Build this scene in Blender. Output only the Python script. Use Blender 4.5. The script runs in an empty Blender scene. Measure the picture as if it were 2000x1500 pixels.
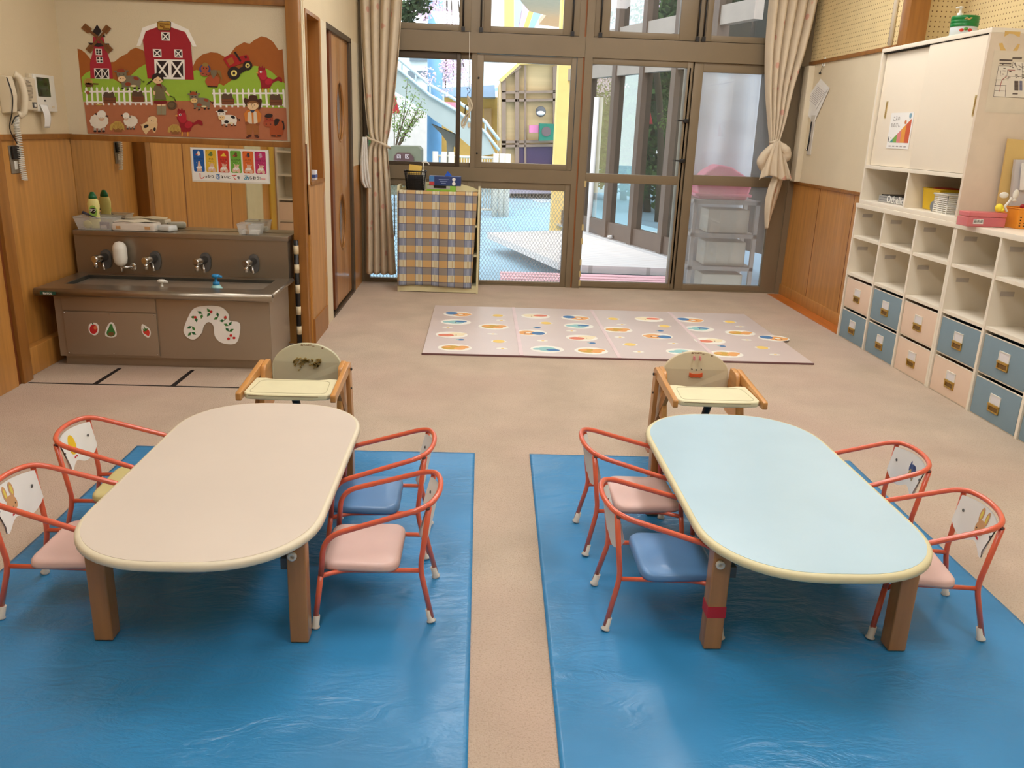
import bpy, bmesh, math, random
from mathutils import Vector, Matrix, noise
random.seed(7)
SC = bpy.context.scene
COL = SC.collection
PI = math.pi
# ------------------------------------------------------------------ camera, sky, exposure
FPX = 1628.527
CAM = Vector((0, 0, 1.3))
FW = Vector((0.0430989849805355, 0.955523689815298, -0.29174810315648264))
RT = Vector((0.9987673881586775, -0.03401145650144012, 0.036151420129007225))
UP = Vector((-0.02462076043384765, 0.2929465805030137, 0.9558117592534893))
cd = bpy.data.cameras.new('camera')
cam = bpy.data.objects.new('camera', cd); COL.objects.link(cam)
m = Matrix((RT, UP, -FW)).transposed().to_4x4(); m.translation = CAM
cam.matrix_world = m
cd.sensor_width = 36; cd.lens = 36*FPX/2000; cd.clip_start = .05; cd.clip_end = 300
SC.camera = cam
vs = SC.view_settings
vs.view_transform = 'Standard'; vs.look = 'None'; vs.gamma = 1; vs.exposure = 0.0; vs.use_curve_mapping = False
w = bpy.data.worlds.new('sky'); SC.world = w; w.use_nodes = True
nt = w.node_tree; bg = nt.nodes['Background']
bg.inputs[0].default_value = (0.86, 0.93, 1.0, 1); bg.inputs[1].default_value = 3.0
SUNL = bpy.data.lights.new('sun', 'SUN'); SUNL.energy = 1.2; SUNL.angle = .3; SUNL.color = (1, .96, .9)
SUNO = bpy.data.objects.new('sun', SUNL); COL.objects.link(SUNO); SUNO.rotation_euler = (math.radians(38), math.radians(-14), 0)
LAMP = 10.5          # strength of the ceiling diffusers
def area(name, loc, sx, sy, e, col):
    l = bpy.data.lights.new(name, 'AREA'); l.shape = 'RECTANGLE'; l.size = sx; l.size_y = sy; l.energy = e; l.color = col
    o = bpy.data.objects.new(name, l); COL.objects.link(o); o.location = loc; return o

def at(u, v, ax, val):
    """point of the real place that the photograph shows at (u, v), on the plane axis ax = val"""
    d = FW + RT*((u-1000)/FPX) + UP*((750-v)/FPX)
    t = (val-CAM[ax])/d[ax]
    return CAM + d*t

# ------------------------------------------------------------------ materials
def srgb(c):
    return tuple(((x/255)/12.92 if x/255 <= .04045 else ((x/255+.055)/1.055)**2.4) for x in c)
MC = {}
def mat(name, c, rough=.55, metal=0, var=.05, scale=8, bump=0, bscale=60, coat=0, spec=.5, trans=0, alpha=1, emit=None, stretch=None, sheen=0):
    if name in MC: return MC[name]
    m = bpy.data.materials.new(name); m.use_nodes = True; MC[name] = m
    n = m.node_tree.nodes; L = m.node_tree.links; b = n['Principled BSDF']
    col = srgb(c)
    tc = n.new('ShaderNodeTexCoord'); mp = n.new('ShaderNodeMapping')
    L.new(tc.outputs['Object'], mp.inputs[0])
    if stretch: mp.inputs['Scale'].default_value = stretch
    nz = n.new('ShaderNodeTexNoise'); nz.inputs['Scale'].default_value = scale; nz.inputs['Detail'].default_value = 5
    L.new(mp.outputs[0], nz.inputs[0])
    cr = n.new('ShaderNodeValToRGB'); L.new(nz.outputs[0], cr.inputs[0])
    cr.color_ramp.elements[0].position = .3; cr.color_ramp.elements[1].position = .7
    cr.color_ramp.elements[0].color = (*[x*(1-var) for x in col], 1)
    cr.color_ramp.elements[1].color = (*[min(1, x*(1+var)) for x in col], 1)
    L.new(cr.outputs[0], b.inputs['Base Color'])
    b.inputs['Roughness'].default_value = rough; b.inputs['Metallic'].default_value = metal
    b.inputs['Specular IOR Level'].default_value = spec
    b.inputs['Coat Weight'].default_value = coat
    b.inputs['Transmission Weight'].default_value = trans
    b.inputs['Alpha'].default_value = alpha
    if sheen: b.inputs['Sheen Weight'].default_value = sheen
    if emit:
        b.inputs['Emission Color'].default_value = (*emit[0], 1); b.inputs['Emission Strength'].default_value = emit[1]
    if bump:
        nb = n.new('ShaderNodeTexNoise'); nb.inputs['Scale'].default_value = bscale; nb.inputs['Detail'].default_value = 3
        L.new(mp.outputs[0], nb.inputs[0])
        bp = n.new('ShaderNodeBump'); bp.inputs['Strength'].default_value = bump; bp.inputs['Distance'].default_value = .01
        L.new(nb.outputs[0], bp.inputs['Height']); L.new(bp.outputs[0], b.inputs['Normal'])
    return m
def wood(name, c, rough=.4, axis='z', var=.16, coat=.15):
    s = {'z': (14, 14, .9), 'x': (.9, 14, 14), 'y': (14, .9, 14)}[axis]
    return mat(name, c, rough, 0, var, 2.2, 0, 60, coat, .5, stretch=s)
def mix_over(m, facfn, color, rough=None):
    """lay a second colour over a material's base colour where facfn(nodes, links, objcoord) is 1"""
    n = m.node_tree.nodes; L = m.node_tree.links; b = n['Principled BSDF']
    tc = n.new('ShaderNodeTexCoord')
    fac = facfn(n, L, tc.outputs['Object'])
    src = b.inputs['Base Color'].links[0].from_socket
    mx = n.new('ShaderNodeMix'); mx.data_type = 'RGBA'
    L.new(fac, mx.inputs['Factor']); L.new(src, mx.inputs['A']); mx.inputs['B'].default_value = (*srgb(color), 1)
    L.new(mx.outputs['Result'], b.inputs['Base Color'])
    return m
def math_n(n, L, op, a, b=None, c=None):
    k = n.new('ShaderNodeMath'); k.operation = op
    for i, x in enumerate((a, b, c)):
        if x is None: continue
        if isinstance(x, (int, float)): k.inputs[i].default_value = x
        else: L.new(x, k.inputs[i])
    return k.outputs[0]
def sep(n, L, v):
    s = n.new('ShaderNodeSeparateXYZ'); L.new(v, s.inputs[0]); return s.outputs

M_CARPET = mat('carpet', (203, 184, 162), .95, 0, .10, 3.5, .6, 260, spec=.1)
def pinkish(n, L, v):
    z = n.new('ShaderNodeTexNoise'); z.inputs['Scale'].default_value = .9; z.inputs['Detail'].default_value = 3; L.new(v, z.inputs[0])
    r = n.new('ShaderNodeMapRange'); r.inputs[1].default_value = .45; r.inputs[2].default_value = .7; r.inputs[4].default_value = .55; L.new(z.outputs[0], r.inputs[0]); return r.outputs[0]
mix_over(M_CARPET, pinkish, (206, 174, 158))
def fleck(n, L, v):
    z = n.new('ShaderNodeTexNoise'); z.inputs['Scale'].default_value = 170; z.inputs['Detail'].default_value = 2; L.new(v, z.inputs[0])
    r = n.new('ShaderNodeMapRange'); r.inputs[1].default_value = .5; r.inputs[2].default_value = .72; r.inputs[4].default_value = .5; L.new(z.outputs[0], r.inputs[0]); return r.outputs[0]
mix_over(M_CARPET, fleck, (172, 146, 122))
M_PINE = wood('oak_panel', (190, 134, 66), .38)
M_PINE2 = wood('oak_frame', (150, 98, 40), .4)
M_OAKDARK = wood('oak_dark', (118, 62, 28), .4)
M_BEECH = wood('beech', (176, 122, 66), .36, coat=.35)
M_BEECHY = wood('beech_rail', (206, 146, 78), .34, 'y', coat=.35)
M_FLOORWOOD = wood('floor_wood', (196, 110, 40), .3, 'y')
M_WALL = mat('wallpaper', (220, 202, 166), .85, 0, .03, 3, .25, 220)
M_WALL2 = mat('wallpaper_white', (224, 210, 180), .85, 0, .03, 3, .2, 220)
M_CEIL = mat('ceiling_white', (238, 232, 218), .9)
M_PEG = mat('pegboard', (226, 204, 152), .8)
def holes(pitch, rad, ax):
    def f(n, L, v):
        s = sep(n, L, v)
        def cc(o):
            a = math_n(n, L, 'MULTIPLY', o, 1/pitch); a = math_n(n, L, 'FRACT', a); a = math_n(n, L, 'SUBTRACT', a, .5)
            return math_n(n, L, 'MULTIPLY', a, a)
        d = math_n(n, L, 'ADD', cc(s[ax]), cc(s[2]))
        return math_n(n, L, 'LESS_THAN', d, (rad/pitch)**2)
    return f
M_PEGY = mat('pegboard_side', (226, 204, 152), .8); mix_over(M_PEGY, holes(.03, .0042, 1), (120, 86, 50))
M_PEGX = mat('pegboard_end', (226, 204, 152), .8); mix_over(M_PEGX, holes(.03, .0042, 0), (120, 86, 50))
M_BRONZE = mat('bronze_aluminium', (132, 116, 92), .4, .2, .03, 5, spec=.5)
M_BRONZED = mat('bronze_dark', (80, 66, 50), .42, .2, .03, 5)
M_BLACK = mat('black_plastic', (22, 20, 20), .4)
M_RUBBER = mat('black_strap', (26, 24, 24), .7)
M_STEEL = mat('stainless', (158, 148, 134), .3, .85, .05, 1.5, .03, 30)
M_STEELB = mat('stainless_front', (164, 150, 132), .42, .6, .05, 1.2, .03, 30)
M_CHROME = mat('chrome', (205, 203, 200), .12, 1)
M_DGREY = mat('dark_grey_plastic', (86, 84, 82), .4)
M_WHITE = mat('white_paint', (238, 228, 208), .45, 0, .02)
M_WHITEIN = mat('white_melamine', (228, 214, 188), .5, 0, .03)
M_PLASTW = mat('white_plastic', (232, 228, 216), .4, 0, .02)
M_IVORY = mat('ivory_plastic', (222, 208, 180), .45, 0, .02)
M_PAPER = mat('white_paper', (240, 238, 232), .7, 0, .02)
M_TUBE = mat('red_painted_steel', (224, 100, 68), .28, 0, .05, 20, coat=.5)
M_CHIP = mat('chipped_steel', (70, 46, 40), .6)
M_SEATP = mat('pink_vinyl', (222, 186, 174), .42, 0, .05, 6, coat=.1)
M_SEATB = mat('blue_vinyl', (92, 138, 186), .38, 0, .07, 6, coat=.15)
M_SEATY = mat('cream_vinyl', (216, 202, 138), .42, 0, .05, 6, coat=.1)
M_FOOT = mat('white_rubber', (222, 214, 200), .5)
M_TOPW = mat('beige_laminate', (220, 206, 190), .36, 0, .035, 2.5)
M_TOPB = mat('pale_blue_laminate', (188, 216, 228), .24, 0, .04, 2.5, coat=.2)
M_EDGE = mat('cream_edge', (222, 212, 168), .45, 0, .04)
M_EDGEW = mat('cream_edge_white', (226, 214, 186), .45, 0, .04)
M_TRAY = mat('cream_tray', (232, 224, 184), .42, 0, .04, 12)
M_HBACKG = mat('grey_green_board', (196, 190, 158), .5, 0, .04)
M_HBACKW = mat('cream_board', (214, 198, 162), .5, 0, .04)
M_REDT = mat('red_tape', (190, 34, 40), .4)
M_BLACKT = mat('black_tape', (24, 20, 20), .6)
M_SBLUE = mat('grey_blue_board', (128, 152, 164), .6, 0, .03)
M_SPINK = mat('pale_peach_board', (232, 206, 182), .6, 0, .03)
M_BRASS = mat('brass', (196, 158, 78), .32, .75)
M_CARD = mat('label_card', (226, 224, 226), .6)
M_STRIP = mat('clear_label', (196, 188, 178), .35)
M_DARK = mat('dark_void', (26, 20, 16), .9)
M_BLEACH = mat('bleached_deck', (214, 208, 204), .7, 0, .08, 2, stretch=(1, 14, 1))
M_PINKPL = mat('pink_plank', (232, 180, 186), .6, 0, .05)
M_GROUND = mat('pale_blue_rubber_ground', (150, 186, 204), .8, 0, .10, .6)
M_GROUND2 = mat('pale_ground_patch', (196, 206, 214), .8, 0, .06, 1)
M_CONC = mat('painted_concrete', (176, 186, 182), .8, 0, .07, 1.5)
M_YBUILD = mat('yellow_render', (232, 196, 112), .8, 0, .05)
M_YPILLAR = mat('yellow_pillar', (242, 206, 128), .8, 0, .05)
M_BCOL = mat('light_blue_paint', (132, 182, 222), .6)
M_PALEB = mat('pale_siding', (226, 214, 204), .8)
M_BLUEROOF = mat('pale_blue_awning', (150, 180, 212), .7)
M_FENCE = mat('white_fence', (220, 214, 200), .6)
M_LEAF = mat('leaf_green', (72, 104, 46), .7, 0, .3, 3)
M_LEAFD = mat('leaf_dark', (44, 66, 34), .7, 0, .3, 3)
M_LEAFL = mat('leaf_light', (112, 142, 62), .7, 0, .2, 3)
M_BLOSSOM = mat('pink_blossom', (236, 208, 226), .7, 0, .1, 3)
M_BARK = mat('bark', (86, 70, 54), .9)
M_STONE = mat('mossy_stone', (104, 106, 86), .9, 0, .15, 6)

def glass(name, tint=(1, 1, 1), gl=.08, mesh=None, rough=0.0, haze=0):
    m = bpy.data.materials.new(name); m.use_nodes = True; n = m.node_tree.nodes; L = m.node_tree.links
    n.remove(n['Principled BSDF'])
    t = n.new('ShaderNodeBsdfTransparent'); t.inputs[0].default_value = (*tint, 1)
    g = n.new('ShaderNodeBsdfGlossy'); g.inputs['Roughness'].default_value = rough
    fr = n.new('ShaderNodeFresnel'); fr.inputs[0].default_value = 1.45
    mx = n.new('ShaderNodeMixShader'); f = math_n(n, L, 'ADD', fr.outputs[0], gl)
    L.new(f, mx.inputs[0]); L.new(t.outputs[0], mx.inputs[1]); L.new(g.outputs[0], mx.inputs[2]); out = mx.outputs[0]
    if haze:
        d = n.new('ShaderNodeBsdfDiffuse'); d.inputs[0].default_value = (.8, .82, .84, 1)
        m2 = n.new('ShaderNodeMixShader'); m2.inputs[0].default_value = haze
        L.new(out, m2.inputs[1]); L.new(d.outputs[0], m2.inputs[2]); out = m2.outputs[0]
    if mesh:
        tc = n.new('ShaderNodeTexCoord'); s = sep(n, L, tc.outputs['Object'])
        def dia(sign):
            a = math_n(n, L, 'MULTIPLY', s[2], sign); a = math_n(n, L, 'ADD', s[0], a)
            a = math_n(n, L, 'MULTIPLY', a, 1/mesh); a = math_n(n, L, 'FRACT', a); a = math_n(n, L, 'SUBTRACT', a, .5)
            a = math_n(n, L, 'ABSOLUTE', a); return math_n(n, L, 'LESS_THAN', a, .07)
        k = math_n(n, L, 'MAXIMUM', dia(.6), dia(-.6)); k = math_n(n, L, 'MULTIPLY', k, .55)
        d = n.new('ShaderNodeBsdfDiffuse'); d.inputs[0].default_value = (.55, .58, .6, 1)
        m2 = n.new('ShaderNodeMixShader'); L.new(k, m2.inputs[0]); L.new(out, m2.inputs[1]); L.new(d.outputs[0], m2.inputs[2]); out = m2.outputs[0]
    L.new(out, n['Material Output'].inputs[0]); MC[name] = m
    return m
M_GLASS = glass('clear_glass', gl=.0)
M_WIREGLASS = glass('wire_glass', gl=.02, mesh=.028, haze=.06)
M_HAZEGLASS = glass('hazy_glass', tint=(.9, .92, .95), gl=.04, haze=.20)
M_FACADEGLASS = glass('facade_glass', tint=(.5, .56, .52), gl=.34)
M_CLEARPL = mat('clear_plastic', (225, 225, 220), .25, 0, .02, alpha=.30)
M_CLEARPK = mat('clear_pink_plastic', (228, 120, 124), .3, 0, .02, alpha=.72)
mm = bpy.data.materials.new('mirror'); mm.use_nodes = True; b_ = mm.node_tree.nodes['Principled BSDF']
b_.inputs['Base Color'].default_value = (.80, .76, .66, 1); b_.inputs['Metallic'].default_value = 1; b_.inputs['Roughness'].default_value = .02
M_MIRROR = mm
def flat(c, rough=.7): return mat('paint_%02x%02x%02x' % tuple(c), c, rough, 0, .03, 30)

# tarp: glossy blue with crinkles
M_TARP = mat('blue_tarp', (54, 134, 186), .28, 0, .12, 3, coat=.0)
n = M_TARP.node_tree.nodes; L = M_TARP.node_tree.links; b = n['Principled BSDF']
tc = n.new('ShaderNodeTexCoord')
n1 = n.new('ShaderNodeTexNoise'); n1.inputs['Scale'].default_value = 7; n1.inputs['Detail'].default_value = 5; n1.inputs['Distortion'].default_value = 1.6
mp = n.new('ShaderNodeMapping'); mp.inputs['Scale'].default_value = (1, 2.2, 1); L.new(tc.outputs['Object'], mp.inputs[0]); L.new(mp.outputs[0], n1.inputs[0])
n2 = n.new('ShaderNodeTexNoise'); n2.inputs['Scale'].default_value = 46; n2.inputs['Detail'].default_value = 3; n2.inputs['Distortion'].default_value = .8; L.new(mp.outputs[0], n2.inputs[0])
pm = n.new('ShaderNodeTexNoise'); pm.inputs['Scale'].default_value = 1.6; pm.inputs['Detail'].default_value = 2; L.new(tc.outputs['Object'], pm.inputs[0])
pr_ = n.new('ShaderNodeMapRange'); pr_.inputs[1].default_value = .42; pr_.inputs[2].default_value = .62; pr_.inputs[3].default_value = .06; pr_.inputs[4].default_value = 1.0; L.new(pm.outputs[0], pr_.inputs[0])
n3 = n.new('ShaderNodeTexNoise'); n3.inputs['Scale'].default_value = 2.2; n3.inputs['Detail'].default_value = 2; L.new(tc.outputs['Object'], n3.inputs[0])
h = math_n(n, L, 'MULTIPLY', n2.outputs[0], .18); h = math_n(n, L, 'ADD', n1.outputs[0], h); h = math_n(n, L, 'MULTIPLY', h, pr_.outputs[0]); h = math_n(n, L, 'ADD', h, math_n(n, L, 'MULTIPLY', n3.outputs[0], 1.2))
bp_ = n.new('ShaderNodeBump'); bp_.inputs['Strength'].default_value = .42; bp_.inputs['Distance'].default_value = .02
L.new(h, bp_.inputs['Height']); L.new(bp_.outputs[0], b.inputs['Normal'])

# plaid
M_PLAID = bpy.data.materials.new('plaid_cotton'); M_PLAID.use_nodes = True
n = M_PLAID.node_tree.nodes; L = M_PLAID.node_tree.links; b = n['Principled BSDF']; b.inputs['Roughness'].default_value = .85
tc = n.new('ShaderNodeTexCoord'); s = sep(n, L, tc.outputs['Object'])
def ramp(stops):
    r = n.new('ShaderNodeValToRGB'); r.color_ramp.interpolation = 'CONSTANT'; e = r.color_ramp.elements
    while len(e) < len(stops): e.new(.5)
    for i, (p, c) in enumerate(stops): e[i].position = p; e[i].color = (*srgb(c), 1)
    return r
fx = math_n(n, L, 'FRACT', math_n(n, L, 'MULTIPLY', math_n(n, L, 'ADD', s[0], 10.08), 1/.131))
fz = math_n(n, L, 'FRACT', math_n(n, L, 'MULTIPLY', math_n(n, L, 'ADD', s[2], 9.945), 1/.116))
OR, CR, NV, TP, SB, LB = (204, 164, 108), (216, 206, 172), (70, 76, 108), (148, 138, 126), (138, 146, 166), (176, 182, 196)
r1 = ramp([(0, OR), (.52, NV), (.55, CR), (.72, (196, 170, 120)), (.75, CR), (.80, (190, 160, 110)), (.83, CR), (.96, NV), (.985, OR)]); L.new(fx, r1.inputs[0])
r2 = ramp([(0, TP), (.52, NV), (.55, SB), (.72, LB), (.75, SB), (.80, LB), (.83, SB), (.96, NV), (.985, TP)]); L.new(fx, r2.inputs[0])
mx = n.new('ShaderNodeMix'); mx.data_type = 'RGBA'; L.new(math_n(n, L, 'GREATER_THAN', fz, .5), mx.inputs['Factor']); L.new(r2.outputs[0], mx.inputs['A']); L.new(r1.outputs[0], mx.inputs['B'])
ln = math_n(n, L, 'LESS_THAN', math_n(n, L, 'ABSOLUTE', math_n(n, L, 'SUBTRACT', fz, .5)), .016)
mx2 = n.new('ShaderNodeMix'); mx2.data_type = 'RGBA'; L.new(ln, mx2.inputs['Factor']); L.new(mx.outputs['Result'], mx2.inputs['A']); mx2.inputs['B'].default_value = (*srgb((92, 84, 96)), 1)
L.new(mx2.outputs['Result'], b.inputs['Base Color'])
# curtain
M_CURT = mat('printed_curtain', (220, 204, 178), .9, 0, .04, 14, .3, 240)
def dots(n, L, v):
    vo = n.new('ShaderNodeTexVoronoi'); vo.inputs['Scale'].default_value = 8; L.new(v, vo.inputs[0])
    r = n.new('ShaderNodeMapRange'); r.inputs[1].default_value = .20; r.inputs[2].default_value = .16; r.inputs[3].default_value = 0; r.inputs[4].default_value = .7; L.new(vo.outputs['Distance'], r.inputs[0]); return r.outputs[0]
mix_over(M_CURT, dots, (212, 146, 128))

# ------------------------------------------------------------------ mesh helpers
class MB:
    """collects shapes into one mesh"""
    def __init__(s): s.bm = bmesh.new(); s.mats = []
    def mi(s, m):
        if m is None: return 0
        if m not in s.mats: s.mats.append(m)
        return s.mats.index(m)
    def box(s, x0, x1, y0, y1, z0, z1, m=None, bev=0, rot=None, piv=None):
        b = bmesh.new(); bmesh.ops.create_cube(b, size=1)
        for v in b.verts: v.co = Vector((x0+(v.co.x+.5)*(x1-x0), y0+(v.co.y+.5)*(y1-y0), z0+(v.co.z+.5)*(z1-z0)))
        if bev: bmesh.ops.bevel(b, geom=b.edges[:], offset=bev, segments=2, affect='EDGES', profile=.7)
        if rot is not None:
            p = Vector(piv) if piv is not None else Vector(((x0+x1)/2, (y0+y1)/2, (z0+z1)/2))
            bmesh.ops.transform(b, matrix=Matrix.Translation(p) @ rot @ Matrix.Translation(-p), verts=b.verts)
        s.add(b, m, bool(bev)); return s
    def add(s, b, m=None, smooth=False):
        i = s.mi(m); vm = {}
        for v in b.verts: vm[v] = s.bm.verts.new(v.co)
        for f in b.faces:
            try: nf = s.bm.faces.new([vm[v] for v in f.verts])
            except ValueError: continue
            nf.material_index = i; nf.smooth = smooth or f.smooth
        b.free(); return s
    def tube(s, pts, r, m=None, seg=10, closed=False, caps=True):
        pts = [Vector(p) for p in pts]; N = len(pts); rings = []; i = s.mi(m)
        rr = r if hasattr(r, '__len__') else [r]*N
        up = None
        for k in range(N):
            a = pts[(k-1) % N] if (k > 0 or closed) else pts[k]; c = pts[(k+1) % N] if (k < N-1 or closed) else pts[k]
            t = (c-a).normalized()
            if up is None:
                up = t.orthogonal().normalized()
            up = (up - t*up.dot(t)); up = up.normalized() if up.length > 1e-6 else t.orthogonal().normalized()
            w_ = t.cross(up)
            rings.append([s.bm.verts.new(pts[k]+(up*math.cos(2*PI*j/seg)+w_*math.sin(2*PI*j/seg))*rr[k]) for j in range(seg)])
        for k in range(N if closed else N-1):
            A = rings[k]; B = rings[(k+1) % N]
            for j in range(seg):
                f = s.bm.faces.new([A[j], A[(j+1) % seg], B[(j+1) % seg], B[j]]); f.smooth = True; f.material_index = i
        if caps and not closed:
            for R in (rings[0][::-1], rings[-1]):
                f = s.bm.faces.new(R); f.material_index = i
        return s
    def lathe(s, prof, cx=0, cy=0, m=None, seg=28, sx=1, sy=1, z0=0):
        i = s.mi(m); rings = []
        for (r, z) in prof:
            rings.append([s.bm.verts.new((cx+r*sx*math.cos(2*PI*j/seg), cy+r*sy*math.sin(2*PI*j/seg), z0+z)) for j in range(seg)])
        for A, B in zip(rings, rings[1:]):
            for j in range(seg):
                f = s.bm.faces.new([A[j], A[(j+1) % seg], B[(j+1) % seg], B[j]]); f.smooth = True; f.material_index = i
        for R in (rings[0][::-1], rings[-1]):
            f = s.bm.faces.new(R); f.material_index = i
        return s
    def prism(s, pts, d, m=None, smooth=False):
        """closed outline of 3D points extruded by vector d"""
        i = s.mi(m); d = Vector(d)
        A = [s.bm.verts.new(Vector(p)) for p in pts]; B = [s.bm.verts.new(Vector(p)+d) for p in pts]
        n_ = len(pts)
        for fv in (A[::-1], B): f = s.bm.faces.new(fv); f.material_index = i
        for k in range(n_):
            f = s.bm.faces.new([A[k], A[(k+1) % n_], B[(k+1) % n_], B[k]]); f.material_index = i; f.smooth = smooth
        return s
    def grid(s, fn, nu, nv, m=None, smooth=True):
        i = s.mi(m); V = [[s.bm.verts.new(fn(a/nu, c/nv)) for a in range(nu+1)] for c in range(nv+1)]
        for c in range(nv):
            for a in range(nu):
                f = s.bm.faces.new([V[c][a], V[c][a+1], V[c+1][a+1], V[c+1][a]]); f.smooth = smooth; f.material_index = i
        return s
    def sphere(s, c, r, m=None, sx=1, sy=1, sz=1, seg=20):
        b = bmesh.new(); bmesh.ops.create_uvsphere(b, u_segments=seg, v_segments=seg//2+2, radius=r)
        for v in b.verts: v.co = Vector((v.co.x*sx+c[0], v.co.y*sy+c[1], v.co.z*sz+c[2]))
        s.add(b, m, True); return s
    def build(s, name, m=None, parent=None, recalc=True):
        if recalc: bmesh.ops.recalc_face_normals(s.bm, faces=s.bm.faces[:])
        me = bpy.data.meshes.new(name); s.bm.to_mesh(me); s.bm.free()
        if s.mats:
            for k in s.mats: me.materials.append(k if k else m)
        else: me.materials.append(m)
        o = bpy.data.objects.new(name, me); COL.objects.link(o)
        if parent: o.parent = parent
        return o
def tag(o, label=None, cat=None, group=None, kind=None):
    if label: o['label'] = label
    if cat: o['category'] = cat
    if group: o['group'] = group
    if kind: o['kind'] = kind
    return o
def empty(name, loc=(0, 0, 0), label=None, cat=None, group=None, rz=0):
    o = bpy.data.objects.new(name, None); COL.objects.link(o); o.location = loc; o.rotation_euler = (0, 0, rz); o.empty_display_size = .1
    return tag(o, label, cat, group)
def struct(o): o['kind'] = 'structure'; return o
def bx(name, dims, m, parent=None, bev=0): return MB().box(*dims, None, bev).build(name, m, parent)
def copy_tree(o, parent=None):
    c = o.copy(); COL.objects.link(c); c.parent = parent
    for ch in [x for x in COL.objects if x.parent == o]: copy_tree(ch, c)
    return c
def fillet(pts, rads, n=6):
    pts = [Vector(p) for p in pts]; out = [pts[0]]
    for k in range(1, len(pts)-1):
        a, p, c = pts[k-1], pts[k], pts[k+1]; r = rads[k]
        if r <= 0: out.append(p); continue
        d1 = (a-p); d2 = (c-p); r1 = min(r, d1.length*.49); r2 = min(r, d2.length*.49)
        p1 = p+d1.normalized()*r1; p2 = p+d2.normalized()*r2
        for j in range(n+1):
            t = j/n; out.append(p1*(1-t)**2+p*2*t*(1-t)+p2*t*t)
    out.append(pts[-1]); return out
def catmull(pts, n=6, closed=True):
    P = [Vector(p) for p in pts]; N = len(P); out = []
    for k in range(N if closed else N-1):
        p0 = P[(k-1) % N] if closed or k > 0 else P[k]; p1 = P[k]; p2 = P[(k+1) % N]; p3 = P[(k+2) % N] if closed or k+2 < N else P[k+1]
        for j in range(n):
            t = j/n
            out.append(.5*((2*p1)+(-p0+p2)*t+(2*p0-5*p1+4*p2-p3)*t*t+(-p0+3*p1-3*p2+p3)*t**3))
    if not closed: out.append(P[-1])
    return out
def text(name, s, size, m, mw, parent=None, ext=.0004, align='CENTER', off=0):
    c = bpy.data.curves.new('txt', 'FONT'); c.body = s; c.size = size; c.extrude = ext; c.align_x = align; c.align_y = 'CENTER'; c.offset = off
    c.resolution_u = 2
    o = bpy.data.objects.new('txt', c); COL.objects.link(o)
    bpy.context.view_layer.update()
    me = bpy.data.meshes.new_from_object(o.evaluated_get(bpy.context.evaluated_depsgraph_get()))
    bpy.data.objects.remove(o)
    me.transform(mw); me.materials.clear(); me.materials.append(m)
    r = bpy.data.objects.new(name, me); COL.objects.link(r)
    if parent: r.parent = parent
    return r
def frame_mat(origin, xdir, ydir):
    x = Vector(xdir).normalized(); y = Vector(ydir).normalized(); z = x.cross(y)
    M = Matrix((x, y, z)).transposed().to_4x4(); M.translation = Vector(origin); return M
FACE_CAM = lambda x, y, z: frame_mat((x, y, z), (1, 0, 0), (0, 0, 1))     # faces -y
FACE_LEFT = lambda x, y, z: frame_mat((x, y, z), (0, -1, 0), (0, 0, 1))   # faces -x

# ------------------------------------------------------------------ room shell
XL, XR, YB, YF, XP = -2.33, 2.656, 7.2, 5.0, -1.0
CH = 3.0
struct(bx('floor', (XL-.1, 3.2, -2.6, YB, -.08, 0), M_CARPET))
fl = bx('trim_6', (2.535, XR, 5.66, YB-.05, 0, .004), M_FLOORWOOD); struct(fl)
struct(bx('ceiling', (XL-.1, 3.2, -2.6, YB+.1, CH, CH+.08), M_CEIL))
# left wall: oak below, wallpaper above
wl = MB()
wl.box(XL-.1, XL, -2.6, YF+.05, 0, 1.165, M_PINE)
wl.box(XL-.1, XL, -2.6, YF+.05, 1.165, CH, M_WALL)
pass
struct(wl.build('wall_left'))
t = MB(); t.box(XL, XL+.014, -2.6, YF, 1.163, 1.188, M_PINE2); struct(t.build('trim_1'))
t = MB(); t.box(XL, XL+.075, -2.6, 4.02, 0, 1.16, M_PINE, .002); [t.box(XL+.075, XL+.0765, y-.010, y+.010, .05, 1.16, M_OAKDARK) for y in (3.40, 2.2)]; t.box(XL, XL+.066, 4.02, 4.055, 0, 1.16, M_OAKDARK); t.box(XL, XL+.085, 4.055, 4.14, 0, 1.165, M_PINE2, .003)
struct(t.build('trim_2'))
t = MB(); t.box(XL, XL+.05, 4.14, YF, 0, .14, M_PINE, .003); struct(t.build('baseboard_left'))
# farm wall
fwm = MB(); fwm.box(XL, XP-.002, YF, YF+.1, 0, .66, M_PINE); fwm.box(XL, XP-.005, YF, YF+.1, 1.178, CH, M_WALL2); fwm.box(XL, XP-.005, YF+.015, YF+.1, .66, 1.178, M_OAKDARK)
struct(fwm.build('wall_farm'))
struct(MB().box(XL+.014, -1.075, YF-.022, YF, 1.155, 1.186, M_PINE2, .002).build('trim_3'))
struct(MB().box(XL, -1.075, YF-.022, YF, 1.898, 1.93, M_PINE2, .002).build('trim_4'))
struct(MB().box(-1.08, XP-.01, 4.93, YF+.01, 0, CH, M_PINE2, .004).build('trim_5'))
mir = MB().box(XL+.002, -1.08, YF+.001, YF+.012, .66, 1.176).build('wall_mirror', M_MIRROR)
tag(mir, 'long wall mirror above the steel sink under the farm picture', 'mirror')
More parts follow.
